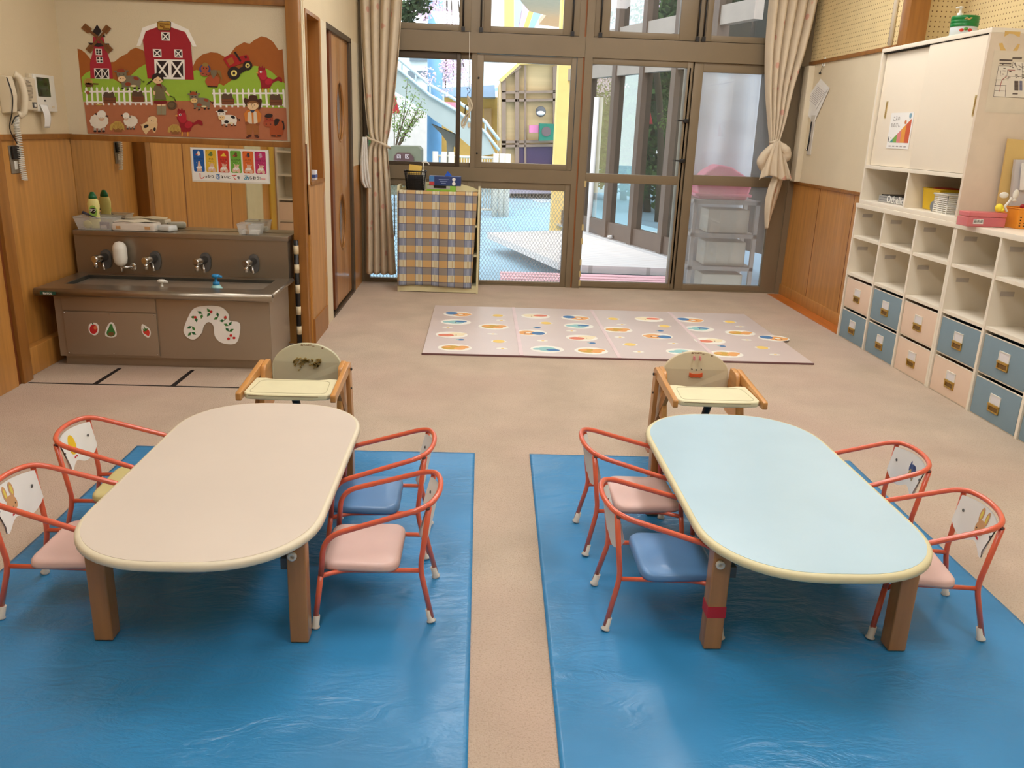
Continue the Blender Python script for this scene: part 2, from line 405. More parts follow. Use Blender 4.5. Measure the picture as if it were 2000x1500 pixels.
# partition with niche and sliding door (x = -1)
pw = MB()
pw.box(XP-.12, XP, 5.02, 5.05, .15, 1.9, M_WALL2)
pw.box(XP-.12, XP-.1, 5.05, 5.47, .95, 1.9, M_PINE)
pw.box(XP-.12, XP, 5.47, 5.53, 0, 1.9, M_PINE)
pw.box(XP-.12, XP, 5.53, 5.72, 0, 1.9, M_WALL2)
pw.box(XP-.12, XP, 6.76, YB, 0, .98, M_PINE); pw.box(XP-.12, XP, 6.76, YB, .98, 1.9, M_WALL2)
pw.box(XP-.12, XP, 5.02, YB, 1.9, CH, M_WALL)
pw.box(XP-.12, XP+.003, 5.015, 5.44, .15, .95, wood('ash_panel', (184, 136, 84), .6, coat=0)); pw.box(XP-.12, XP+.012, 5.015, 5.44, 0, .15, M_PINE2)
pw.box(XP-.12, XP-.11, 5.72, 6.76, 0, 1.9, M_WALL2)
struct(pw.build('wall_partition'))
nf = MB(); nf.box(XP-.1, XP+.006, 5.05, 5.08, .96, 1.9); nf.box(XP-.1, XP+.006, 5.44, 5.47, .96, 1.9); nf.box(XP-.1, XP+.012, 5.05, 5.47, .945, .965); nf.box(XP-.1, XP+.006, 5.08, 5.44, 1.88, 1.9)
struct(nf.build('trim_7', M_PINE2))
dr = bpy.data.objects.new('door_3', None); COL.objects.link(dr); dr['kind'] = 'structure'
d_ = MB(); d_.box(XP-.05, XP-.015, 5.95, 6.66, .03, 1.87)
slab = d_.build('door_panel', M_BEECH, dr)
def oval(cx, cy, cz, ry, rz, x0, x1, mname, rin=None, parent=None, m=None):
    b = MB()
    P = [(x0, cy+ry*math.cos(a), cz+rz*math.sin(a)) for a in [2*PI*i/40 for i in range(40)]]
    b.prism(P, (x1-x0, 0, 0), None, True)
    return b.build(mname, m, parent)
for k, (z, rz) in enumerate(((1.375, .2), (.605, .2))):
    cut = oval(0, 6.28, z, .15, rz, XP-.2, XP+.2, 'cut', m=M_PINE)
    bo = slab.modifiers.new('b', 'BOOLEAN'); bo.object = cut; bo.operation = 'DIFFERENCE'; bo.solver = 'EXACT'
    bpy.context.view_layer.update()
    me = bpy.data.meshes.new_from_object(slab.evaluated_get(bpy.context.evaluated_depsgraph_get()))
    slab.modifiers.clear(); slab.data = me; bpy.data.objects.remove(cut)
    ring = MB(); ring.tube([(XP-.02, 6.28+.152*math.cos(a), z+(rz+.002)*math.sin(a)) for a in [2*PI*i/40 for i in range(40)]], .010, closed=True, seg=8)
    ring.build('oval_frame', M_PINE2, dr)
    oval(0, 6.28, z, .15, rz, XP-.045, XP-.04, 'oval_pane', parent=dr, m=M_HAZEGLASS)
bx('door_stile', (XP-.055, XP-.008, 5.86, 5.95, .03, 1.87), M_OAKDARK, dr)
bx('door_jamb', (XP-.08, XP+.004, 6.66, 6.75, 0, 1.88), M_BRONZED, dr)
bx('door_track', (XP-.08, XP+.004, 5.72, 6.75, 1.87, 1.905), M_BRONZED, dr)
bx('door_sill', (XP-.08, XP+.004, 5.72, 6.66, 0, .014), M_BRONZED, dr)
bx('door_gap_strip', (XP-.08, XP-.01, 5.72, 5.75, .014, 1.87), mat('white_jamb', (226, 214, 190), .6), dr)
# room behind right side
rw = MB()
rw.box(XR, XR+.1, 5.66, YB, 0, .95, M_PINE); rw.box(XR, XR+.1, 5.66, YB, .95, 1.885, M_WALL2); rw.box(XR, XR+.1, 5.66, YB, 1.885, CH, M_PEGY)
for y in (5.97, 6.6): rw.box(XR-.0015, XR, y-.003, y+.003, .09, .95, M_OAKDARK)
rw.box(XR, 3.06, 5.66, 5.76, 0, 1.885, M_WALL2); rw.box(XR+.1, 3.06, 5.66, 5.76, 1.885, CH, M_PEGX)
rw.box(3.05, 3.15, -2.6, 5.76, 0, 1.885, M_WALL2); rw.box(3.05, 3.15, -2.6, 5.76, 1.885, CH, M_PEGY)
struct(rw.build('wall_right'))
struct(MB().box(XR-.012, XR, 5.68, YB, .945, .968, M_PINE2, .002).build('trim_8'))
struct(MB().box(XR-.012, XR, 5.68, YB, 1.885, 1.912, M_PINE2, .002).build('trim_9'))
struct(MB().box(XR-.012, XR, 5.67, YB, 0, .09, M_PINE, .002).build('baseboard_right'))
struct(MB().box(XR-.015, XR+.11, 5.555, 5.665, 1.885, CH, M_PINE2, .003).build('trim_10'))
struct(MB().box(XL-.1, 3.2, -2.7, -2.6, 0, CH, M_WALL2).build('wall_rear'))
pipe = MB().tube([(XR-.016, 5.76, 1.915), (XR-.016, 5.76, CH)], .014).build('conduit_pipe', M_WHITE)
tag(pipe, 'white vertical cable conduit on the perforated wall left of the brown post', 'pipe')
tk = MB(); tk.box(XR-.05, XR, 7.05, 7.16, .97, 1.875, M_IVORY, .003); struct(tk.build('trim_11'))

# ------------------------------------------------------------------ windows
Y0, Y1 = YB, YB+.07
bw = MB()
bw.box(XP-.1, .755, YB-.02, YB+.1, .876, .985); bw.box(XP-.1, 2.75, YB-.03, YB+.1, 1.877, 2.03)
bw.box(.755, .80, YB-.02, YB+.1, 0, CH); bw.box(.812, .873, YB-.035, YB+.1, 0, CH)
bw.box(2.605, 2.75, YB-.02, YB+.1, 0, CH); bw.box(XP-.1, XP+.02, YB-.02, YB+.1, 0, CH); bw.box(XP-.1, 2.75, YB-.01, YB+.1, -.01, .012)
bw.box(-.096, -.056, YB-.01, YB+.1, .985, 1.877); bw.box(-.11, -.01, YB-.01, YB+.1, 2.03, CH); bw.box(1.70, 1.777, YB-.01, YB+.1, 2.03, CH)
bw.box(XP-.1, 2.75, YB-.02, YB+.1, 2.62, CH)
bw.box(1.655, 1.72, YB+.03, YB+.1, .012, 1.877)
struct(bw.build('wall_back', M_BRONZE))
struct(bx('trim_12', (.80, .812, YB-.022, YB-.01, 0, CH), mat('copper_seam', (150, 88, 40), .5)))
def window(name, X0, X1, Z0, Z1, g, gl=M_GLASS, mid=None, y=YB, thick=.05, stays=False, m=M_BRONZE):
    """frame outer X0..X1, Z0..Z1; glass rectangle g = (x0,x1,z0,z1)"""
    r = bpy.data.objects.new(name, None); COL.objects.link(r); r['kind'] = 'structure'
    f = MB(); a, b_, c, d = g
    f.box(X0, a, y-.008, y+thick, Z0, Z1, None, .002); f.box(b_, X1, y-.008, y+thick, Z0, Z1, None, .002)
    f.box(a, b_, y-.006, y+thick, Z0, c, None, .002); f.box(a, b_, y-.006, y+thick, d, Z1, None, .002)
    if mid: f.box(a, b_, y-.007, y+thick, mid[0], mid[1], None, .002)
    f.build('window_frame' if 'window' in name else 'door_frame', m, r)
    yy = y+thick*.5
    if mid:
        MB().box(a, b_, yy, yy+.004, c, mid[0]).build('glass_pane', gl, r); MB().box(a, b_, yy, yy+.004, mid[1], d).build('glass_pane', gl, r)
    else: MB().box(a, b_, yy, yy+.004, c, d).build('glass_pane', gl, r)
    return r
window('window_1', XP+.02, -.056, .012, .876, (XP+.06, -.11, .034, .817), M_WIREGLASS)
window('window_2', -.056, .755, .012, .876, (.005, .710, .036, .817), M_WIREGLASS)
w3 = window('window_3', XP+.02, -.187, .985, 1.877, (XP+.06, -.220, 1.016, 1.822), y=YB+.01, thick=.03, m=M_BRONZED)
window('window_9', -.187, -.096, .985, 1.877, (-.186, -.098, 1.02, 1.83), y=YB+.045, thick=.03)
w4 = window('window_4', -.056, .75, .985, 1.872, (0, .710, 1.032, 1.816))
for z in (1.69, 1.10): MB().lathe([(.008, 0), (.008, .01), (.004, .012)], m=M_BLACK, seg=12).build('sash_bolt', M_BLACK, w4).matrix_world = Matrix.Translation((-.04, YB-.004, z)) @ Matrix.Rotation(PI/2, 4, 'X')
d1 = window('door_1', .868, 1.70, .012, 1.877, (.880, 1.655, .058, 1.830), mid=(.900, .972), y=YB-.01)
d2 = window('door_2', 1.715, 2.606, .012, 1.877, (1.79, 2.475, .056, 1.806), M_HAZEGLASS, mid=(.906, .988), y=YB+.0)
for z in (1.42, 1.10): MB().box(1.66, 1.70, YB-.045, YB-.012, z-.015, z+.015, None, .004).box(1.61, 1.66, YB-.04, YB-.03, z-.006, z+.006).build('door_latch', M_BLACK, d1)
bx('door_edge_strip', (1.672, 1.684, YB-.018, YB-.01, .06, 1.83), mat('pale_strip', (200, 196, 188), .5), d1)
tp = MB()
for z in (.86, .50, .38, .2, .1, .02): tp.box(.868, .884, YB-.0365, YB-.0355, z, z+.05)
for o_ in (tp.build('tape_patch', mat('yellowed_tape', (206, 184, 128), .5), d1),): pass
tr = [(XP+.02, -.110, (XP+.07, -.204)), (-.01, .755, (.049, .627)), (.873, 1.70, (.999, 1.563)), (1.777, 2.606, (1.823, 2.53))]
for k, (a, b2, g) in enumerate(tr):
    wd = window('window_%d' % (5+k), a, b2, 2.035, 2.62, (g[0], g[1], 2.082, 2.57), y=YB-.01)
    for xs in ((-.172,) if k == 0 else (-.03, .70) if k == 1 else (.925, 1.71) if k == 2 else (1.759,)):
        st = MB(); st.tube([(xs, YB-.03, 2.07), (xs, YB-.035, 2.45)], .007); st.box(xs-.014, xs+.014, YB-.045, YB-.028, 2.03, 2.065); st.build('stay_arm', M_BLACK, wd)

# ------------------------------------------------------------------ ceiling lights
for k, (x, y) in enumerate([(-.5, .3), (1.6, .3), (-.5, 2.9), (1.6, 2.9), (.1, 5.3), (1.8, 5.3)]):
    cl = empty('ceiling_light', (x, y, CH-.09), 'white ceiling lamp with a glowing diffuser, one of the six in two rows overhead', 'ceiling light', 'ceiling lamps')
    bx('housing', (-.32, .32, -.65, .65, .03, .09), M_WHITE, cl, .005)
    e = MB().box(-.30, .30, -.63, .63, 0, .03).build('diffuser', mat('lamp_diffuser', (255, 250, 240), .5, emit=((.98, .97, .97), LAMP)), cl)

# ------------------------------------------------------------------ curtains
def cloth(name, prof, y, folds, amp, m, parent=None, zn=60, un=110, phase=0, ywob=0):
    """prof: list of (z, x_left, x_right, fold amplitude scale)"""
    prof = sorted(prof, key=lambda p: -p[0])
    P = catmull([(p[0], p[1], p[2]) for p in prof], 8, False); A = catmull([(p[0], p[3], 0) for p in prof], 8, False)
    b = MB(); K = len(P)-1
    def fn(u, v):
        q = v*K; i = min(int(q), K-1); f = q-i
        z = P[i].x*(1-f)+P[i+1].x*f; xl = P[i].y*(1-f)+P[i+1].y*f; xr = P[i].z*(1-f)+P[i+1].z*f; a = (A[i].y*(1-f)+A[i+1].y*f)*amp
        ph = 2*PI*folds*u+phase+.5*math.sin(3*z+u*4)
        s_ = math.sin(ph)+.25*math.sin(2*ph+1.3)
        return Vector((xl+(xr-xl)*u+.012*math.cos(ph)*(xr-xl)/.3, y+a*s_+ywob*math.sin(z*3), z))
    b.grid(fn, un, zn)
    o = b.build(name, m, parent, recalc=False)
    sd = o.modifiers.new('s', 'SOLIDIFY'); sd.thickness = .003
    return o
cL = empty('curtain', (0, 0, 0), 'cream floral curtain gathered at the left end of the windows beside the sliding door', 'curtain')
cloth('curtain_cloth', [(CH-.02, -1.0, -.60, 1), (2.4, -.99, -.62, 1), (1.9, -.975, -.655, 1), (1.5, -.955, -.70, .9), (1.25, -.93, -.74, .75), (1.17, -.905, -.76, .6), (1.08, -.94, -.755, .75), (.8, -.95, -.735, .9), (.4, -.955, -.71, 1), (.09, -.965, -.69, 1)], 7.08, 4.6, .040, M_CURT, cL)
tb = MB(); tb.tube([(-.935, 7.08, 1.20), (-.90, 7.03, 1.185), (-.83, 7.015, 1.165), (-.765, 7.025, 1.135), (-.745, 7.07, 1.12), (-.80, 7.13, 1.14), (-.9, 7.13, 1.18)], .010, closed=True); tb.build('tieback', M_CURT, cL)
cloth('sheer_lining', [(1.20, -.965, -.93, .4), (1.0, -.985, -.925, .6), (.86, -.985, -.91, .8), (.80, -.955, -.90, .6)], 7.04, 3, .012, mat('sheer_white', (226, 222, 214), .8), cL, 14, 30)
cR = empty('curtain', (0, 0, 0), 'cream floral curtain tied in a loose knot at the right end of the windows', 'curtain')
cloth('curtain_cloth', [(CH-.02, 2.22, 2.60, 1), (2.4, 2.225, 2.595, 1), (2.0, 2.235, 2.555, 1), (1.7, 2.27, 2.50, .9), (1.45, 2.32, 2.47, .7), (1.30, 2.355, 2.44, .5), (1.2, 2.37, 2.42, .3)], 7.05, 5, .038, M_CURT, cR, phase=1)
# the knotted bundle: a fan of folds falling from the tie, a rolled gather and a tail
def fan(u, v):
    z = 1.285-.28*v; wd = .03+.235*v**.75; cx = 2.40+.005*v+.02*v*v
    return Vector((cx-wd/2+wd*u, 6.99-.035*math.sin(PI*u)*(1-.3*v)+.014*math.sin(2*PI*3.5*u+1)*(.3+v), z-.03*(abs(u-.5)*2)**2*v+.018*v*math.sin(7*u)))
b = MB(); b.grid(fan, 60, 24); o = b.build('knot_fan', M_CURT, cR, recalc=False); sd = o.modifiers.new('s', 'SOLIDIFY'); sd.thickness = .004
g = MB()
g.tube(catmull([(2.42, 7.04, 1.27), (2.35, 7.0, 1.22), (2.30, 6.99, 1.15), (2.305, 7.02, 1.09), (2.36, 7.05, 1.08), (2.40, 7.05, 1.2)], 5, False), [.018+.018*math.sin(PI*i/25) for i in range(26)], seg=12)
g.tube(catmull([(2.41, 7.03, 1.275), (2.44, 7.0, 1.25), (2.485, 6.99, 1.215), (2.50, 7.01, 1.16), (2.46, 7.04, 1.13)], 5, False), [.02+.016*math.sin(PI*i/20) for i in range(21)], seg=12)
o = g.build('knot_gather', M_CURT, cR)
o.modifiers.new('s', 'SUBSURF').render_levels = 1
tx = bpy.data.textures.new('crumple', 'CLOUDS'); tx.noise_scale = .06
dm = o.modifiers.new('d', 'DISPLACE'); dm.texture = tx; dm.strength = .022
def tail(u, v):
    z = 1.06-.46*v; wd = .03+.10*math.sin(PI*min(1, v*.9+.12))**.7*(1-.4*v); cx = 2.475-.035*math.sin(PI*v)-.055*v**3
    return Vector((cx-wd/2+wd*u, 7.03-.03*math.sin(PI*u*1.6)+.010*math.sin(2*PI*2*u+2*v), z+.05*(u-.5)*v))
b = MB(); b.grid(tail, 30, 30); o = b.build('curtain_tail', M_CURT, cR, recalc=False); sd = o.modifiers.new('s', 'SOLIDIFY'); sd.thickness = .004
kb = MB(); kb.tube([(2.385+.025*math.cos(a), 7.03+.03*math.sin(a), 1.285+.01*math.cos(a)) for a in [2*PI*i/16 for i in range(16)]], .010, closed=True); kb.build('tieback', M_CURT, cR)

# ------------------------------------------------------------------ hanging cord on the window
hc = empty('cord_bundle', (0, 0, 0), 'white cord bundle with a plug hanging from the window beam by a string', 'cord')
MB().tube([tuple(at(917, 62, 1, 7.14)), tuple(at(916, 172, 1, 7.14))], .0018).build('string', M_PLASTW, hc)
hk = MB(); hk.tube(catmull([tuple(at(u, v, 1, 7.13)) for u, v in [(914, 178), (912, 173), (916, 172), (918, 178), (913, 184), (913, 190)]], 5, False), .0022); hk.build('hook', mat('blue_hook', (60, 80, 120), .4), hc)
cb = MB()
for k in range(5):
    P = [(u+random.uniform(-2, 2), v+random.uniform(-3, 3)) for u, v in [(914, 190), (921, 208), (912, 222), (903, 238), (905, 247), (912, 232), (917, 212), (915, 196)]]
    cb.tube(catmull([tuple(at(u, v, 1, 7.12-.006*k)) for u, v in P], 6, True), .0035, closed=True, seg=6)
cb.build('cord_loops', M_IVORY, hc)
p = at(916, 244, 1, 7.12); MB().box(p.x-.011, p.x+.011, 7.10, 7.13, p.z-.02, p.z+.02, None, .003).box(p.x-.006, p.x-.003, 7.11, 7.12, p.z-.034, p.z-.02).box(p.x+.003, p.x+.006, 7.11, 7.12, p.z-.034, p.z-.02).build('plug', M_IVORY, hc)
p = at(911, 213, 1, 7.11); MB().tube([tuple(at(u, v, 1, 7.10)) for u, v in [(915, 205), (909, 206), (908, 222), (912, 224)]], .004).build('clip', M_BLACK, hc)

# ------------------------------------------------------------------ plaid shelf
ps = empty('low_shelf', (-.33, 6.92, 0), 'low cream shelf under the windows with a plaid cloth hung over its front', 'shelf')
lx0, lx1 = -.33, .325
for a in (-.33, .310):
    b = MB(); pts = [(a, -.15, 0), (a, .15, 0), (a, .15, .80)]+[(a, .15-.05*(1-math.cos(t)) - .2*t/1.6, .84) for t in ()]+[(a, .12, .845), (a, -.115, .845), (a, -.142, .83), (a, -.15, .80)]
    b.prism(pts, (.017, 0, 0)); b.build('side_panel', M_EDGE, ps)
for z in (.045, .30, .535): bx('shelf_board', (-.313, .31, -.14, .15, z, z+.016), M_EDGE, ps)
bx('top_board', (-.313, .31, -.145, .15, .788, .804), M_EDGE, ps)
bx('plinth', (-.313, .31, -.145, -.13, .005, .045), M_EDGE, ps)
b = MB(); b.prism([(-.313, .135, .05)]+[(-.313+.623*t, .135, .812+.055*math.sin(PI*min(1, t*1.02))**.6) for t in [i/20 for i in range(21)]]+[(.31, .135, .05)], (0, .012, 0)); b.build('back_board', M_EDGE, ps)
def drape(u, v):
    x = -.318+(.625-.035*v)*u+.0*v
    if v < .08: return Vector((x, -.02-(.13)*(v/.08), .8065))
    t = (v-.08)/.92
    return Vector((x-.012*t*(1-u), -.158-.006*math.sin(9*u+2*t)*t-.004*math.sin(23*u), .806-.755*t+.008*math.sin(5*u)*t))
b = MB(); b.grid(drape, 40, 50); o = b.build('plaid_cloth', M_PLAID, None, recalc=False); o.location = (-.33, 6.92, 0); sd = o.modifiers.new('s', 'SOLIDIFY'); sd.thickness = .0025
tag(o, 'blue grey and orange plaid cloth hanging over the front of the cream shelf', 'cloth')
# packets behind the cloth on the bottom shelf
o = MB().box(.20, .27, -.05, .06, .061, .20, None, .02).build('bag', mat('blue_bag', (30, 92, 150), .5)); o.location = (-.33, 6.92, 0)
tag(o, 'blue bag on the bottom board of the cream shelf at its right edge', 'bag')
# things on top: basket, boxes
bk = empty('basket', (-.525, 6.90, .807), 'small black mesh basket on the left end of the cream shelf', 'basket')
b = MB()
def ringpts(w_, d_, z): return [(-w_, -d_, z), (w_, -d_, z), (w_, d_, z), (-w_, d_, z)]
for (s0, s1) in [(0, 1), (1, 2), (2, 3), (3, 0)]:
    A = ringpts(.068, .055, 0); B = ringpts(.082, .068, .145)
    for k in range(13):
        t = k/12; p0 = Vector(A[s0]).lerp(Vector(A[s1]), t); p1 = Vector(B[s0]).lerp(Vector(B[s1]), t); b.tube([p0, p1], .0022, seg=4)
    for k in range(12):
        t = k/11; p0 = Vector(A[s0]).lerp(Vector(B[s0]), t); p1 = Vector(A[s1]).lerp(Vector(B[s1]), t); b.tube([p0, p1], .0022, seg=4)
b.box(-.068, .068, -.055, .055, -.001, .003); b.build('basket_mesh', M_BLACK, bk)
b = MB(); b.tube(ringpts(.084, .070, .147), .0055, closed=True, seg=8); b.build('rim', M_BLACK, bk)
bx('inner_lining', (-.06, .06, -.048, .048, .004, .12), M_BLACK, bk)
o = MB().box(-.055, .045, -.01, .006, .06, .195, None, .002, Matrix.Rotation(.10, 4, 'Y') @ Matrix.Rotation(-.2, 4, 'X')).build('booklet', mat('yellow_card', (222, 186, 84), .6)); o.location = (-.525, 6.885, .807)
tag(o, 'yellow folded card standing in the black basket', 'card')
o = empty('pump_bottle', (-.465, 6.92, .815), 'white pump bottle head sticking out of the black basket', 'bottle')
b = MB(); b.lathe([(.018, 0), (.02, .01), (.02, .11), (.009, .13), (.009, .15)], seg=16); b.build('bottle_body', M_PLASTW, o)
b = MB(); b.tube([(0, 0, .15), (0, 0, .205)], .004); b.tube(fillet([(-.012, 0, .207), (.03, 0, .212), (.048, 0, .190)], [0, .01, 0]), .005); b.build('pump_head', M_PLASTW, o)
gb = empty('tissue_box', (-.305, 6.87, .807), 'green and white glove box lying under the navy box on the shelf', 'box')
bx('carton', (-.125, .105, -.06, .06, 0, .045), mat('lime_green', (134, 186, 62), .5), gb, .002)
MB().box(-.123, .06, -.0612, -.06, .018, .044).build('silver_band', mat('grey_print', (170, 168, 160), .5), gb)
b = MB(); b.prism([(.03*math.cos(a)*2, .03*math.sin(a), .0452) for a in [2*PI*i/20 for i in range(20)]], (0, 0, .001)); b.build('opening', M_DARK, gb)
b = MB(); b.box(-.07, .03, -.0625, -.061, .026, .045); b.build('front_opening', M_DARK, gb)
nb = empty('glove_box', (-.285, 6.865, .8535), 'navy blue box with two white seals stacked on the green box', 'box')
bx('carton', (-.125, .125, -.055, .055, 0, .072), mat('navy_print', (40, 58, 110), .45), nb, .002)
MB().box(-.1252, -.085, -.0562, -.055, .004, .06).build('red_blue_print', mat('red_print', (190, 60, 60), .5), nb)
MB().box(-.1252, -.085, -.0566, -.0562, .03, .07).build('light_blue_print', mat('light_blue_print', (70, 130, 190), .5), nb)
for z in (.018, .05):
    b = MB(); b.prism([(.07+.014*math.cos(a), -.0565, z+.014*math.sin(a)) for a in [2*PI*i/20 for i in range(20)]], (0, .001, 0)); b.build('white_seal', M_PAPER, nb)
b = MB()
for k in range(3): b.box(-.05+.01*k, .03-.012*k, -.0562, -.0555, .045-.014*k, .049-.014*k)
b.build('print_lines', mat('pale_print', (150, 170, 205), .5), nb)
b = MB()
for k in range(5):
    a = k*1.25; b.prism([(.02+.03*math.cos(a), .02*math.sin(a), .073), (.02+.03*math.cos(a+1.2), .02*math.sin(a+1.2), .073), (.02+.008*math.cos(a+.5), .004, .10+.01*(k % 2))], (.003, .002, 0))
b.build('crumpled_glove', mat('blue_glove', (24, 84, 190), .5), nb)

# ------------------------------------------------------------------ foam play mat
M_MAT = mat('pink_grey_foam', (214, 199, 192), .36, 0, .04, 2, .10, 160)
M_MATP = mat('pink_foam_edge', (226, 204, 202), .5)
mt = empty('play_mat', (0, 0, 0), 'pink folding play mat printed with small animals in four panels on the carpet', 'play mat')
P_OR, P_BL, P_TE, P_CR, P_RD, P_MU, P_YE, P_WH = [flat(c) for c in [(232, 168, 100), (74, 122, 170), (150, 198, 196), (240, 226, 188), (222, 128, 100), (206, 164, 70), (240, 206, 110), (240, 236, 224)]]
prints = []
def zz(u, v): return at(800+u/2.439, 560+v/2.439, 2, .0125)
for k, (u, v, fl_) in enumerate([(230, 130, 1), (790, 148, 1), (1335, 158, 1), (580, 218, -1), (1180, 235, -1), (1735, 245, 1)]): prints.append((zz(u, v), 'bear', fl_))
for (u, v) in [(220, 168), (805, 187), (1380, 200), (655, 297), (1300, 310)]: prints.append((zz(u, v), 'elephant', 1 if v < 250 else -1))
for (u, v) in [(200, 228), (820, 243), (1430, 257)]: prints.append((zz(u, v), 'rabbit', 1))
for (u, v) in [(600, 140), (1140, 155)]: prints.append((zz(u, v), 'rabbit', -1))
for (u, v) in [(215, 290), (400, 190), (865, 305), (990, 205), (1510, 320), (1575, 220)]: prints.append((zz(u, v), 'monkey', 1))
for (u, v) in [(420, 137), (650, 173), (425, 260), (970, 153), (1215, 188), (1050, 275), (1525, 167), (1680, 290)]: prints.append((zz(u, v), 'sun', 1))
for (u, v) in [(180, 193), (435, 160), (395, 225), (440, 294), (770, 210), (632, 257), (1010, 180), (1000, 240), (1090, 310), (1255, 270), (1575, 190), (1605, 253), (1740, 323)]: prints.append((zz(u, v), 'daisy', 1))
for (u, v) in [(245, 252), (610, 195), (870, 268), (1195, 210), (1490, 283)]: prints.append((zz(u, v), 'splash', 1))
def ell(b, x, y, rx, ry, m, z, rot=0, n=16):
    ry *= 1.0 if m is P_WH else 1.45
    c, s_ = math.cos(rot), math.sin(rot); z += (len(b.bm.faces) % 97)*1e-6
    b.prism([(x+rx*math.cos(a)*c-ry*math.sin(a)*s_, y+rx*math.cos(a)*s_+ry*math.sin(a)*c, z) for a in [2*PI*i/n for i in range(n)]], (0, 0, .0003), m)
def draw(b, p, kind, s_):
    x, y = p.x, p.y; z = .0121; q = z+.0003; r = q+.0003
    if kind in ('bear', 'elephant', 'rabbit', 'monkey'):
        ell(b, x, y, .105, .085, P_WH, z)
    if kind == 'bear':
        ell(b, x+.025*s_, y-.012, .062, .040, P_OR, q); ell(b, x+.08*s_, y-.0, .018, .014, P_OR, q); ell(b, x-.045*s_, y+.02*s_, .045, .030, P_BL, r, .2); ell(b, x+.02*s_, y-.012, .018, .013, P_WH, r)
        ell(b, x+.005*s_, y-.03, .006, .006, M_OAKDARK, r+.0003); ell(b, x+.045*s_, y-.025, .006, .006, M_OAKDARK, r+.0003)
    if kind == 'elephant':
        ell(b, x, y, .058, .036, P_TE, q); ell(b, x-.06, y+.0, .03, .016, P_TE, q, .4); ell(b, x+.035, y+.02*s_, .042, .018, P_BL, r, -.1); ell(b, x-.0, y-.012, .005, .005, M_OAKDARK, r+.0003)
    if kind == 'rabbit':
        ell(b, x+.03*s_, y+.01, .055, .034, P_CR, q); ell(b, x+.07*s_, y+.03, .03, .012, P_CR, q, .4); ell(b, x-.035*s_, y-.02*s_, .052, .024, P_RD, r); ell(b, x+.03*s_, y-.01, .005, .005, M_OAKDARK, r+.0003)
    if kind == 'monkey':
        ell(b, x-.02, y, .062, .034, P_MU, q); ell(b, x+.05, y+.016, .04, .022, P_OR, q, .2); ell(b, x+.03, y-.022, .034, .020, P_OR, r); ell(b, x-.05, y+.014, .026, .014, P_OR, r)
    if kind == 'sun':
        ell(b, x, y, .050, .034, P_WH, z); ell(b, x, y, .038, .026, P_YE, q)
    if kind == 'daisy':
        ell(b, x, y, .036, .020, P_WH, z); ell(b, x+.004, y, .010, .007, P_YE, q)
    if kind == 'splash':
        ell(b, x, y, .022, .014, P_BL, z, .3); ell(b, x-.022, y+.006, .010, .006, P_TE, z)
edges = [-.328, .268, .859, 1.457, 2.045]
for k in range(4):
    b = MB(); x0, x1 = edges[k]+.004, edges[k+1]-.004; b.mi(M_MAT)
    b.box(x0, x1, 4.812, 6.205, .001, .012, M_MAT, .002)
    for p, kd, s_ in prints:
        if x0+.03 < p.x < x1-.01 and 4.83 < p.y < 6.19: draw(b, p, kd, s_)
    b.build('mat_panel', M_MAT, mt)
for k in (1, 2, 3): bx('fold_strip', (edges[k]-.012, edges[k]+.012, 4.812, 6.205, .010, .0135), M_MATP, mt, .001)
bx('front_binding', (-.328, 2.045, 4.805, 4.813, .001, .011), mat('plum_edge', (120, 84, 84), .6), mt)

# ------------------------------------------------------------------ blue tarps
def tarp(name, x0, x1, y0, y1, rot, label, seed):
    rnd = random.Random(seed); nx, ny = 110, 160
    def fn(u, v):
        x = x0+(x1-x0)*u; y = y0+(y1-y0)*v
        h = noise.noise(Vector((x*2.3+seed, y*3.1, seed)))*.0018+noise.noise(Vector((x*7, y*9+seed, 2)))*.0012+noise.noise(Vector((x*2+y*11, y*2-x*3, seed)))*.0010
        e = .004 if y < 2.267 else 0
        if abs(y-2.267) < .02: e += .0015
        return Vector((x+rot*(y-2.3), y, max(.0012, min(.0062, .0032+h+e*.35))))
    b = MB(); b.grid(fn, nx, ny); o = b.build(name, M_TARP, None, recalc=False)
    sd = o.modifiers.new('s', 'SOLIDIFY'); sd.thickness = .0006
    return tag(o, label, 'tarp')
tarp('blue_tarp', -1.385, .002, .75, 3.25, 0, 'crinkled blue tarp on the carpet under the beige table', 1)
tarp('blue_tarp', .214, 1.583, .75, 3.25, .018, 'crinkled blue tarp on the carpet under the pale blue table', 5)
TZ = .0072
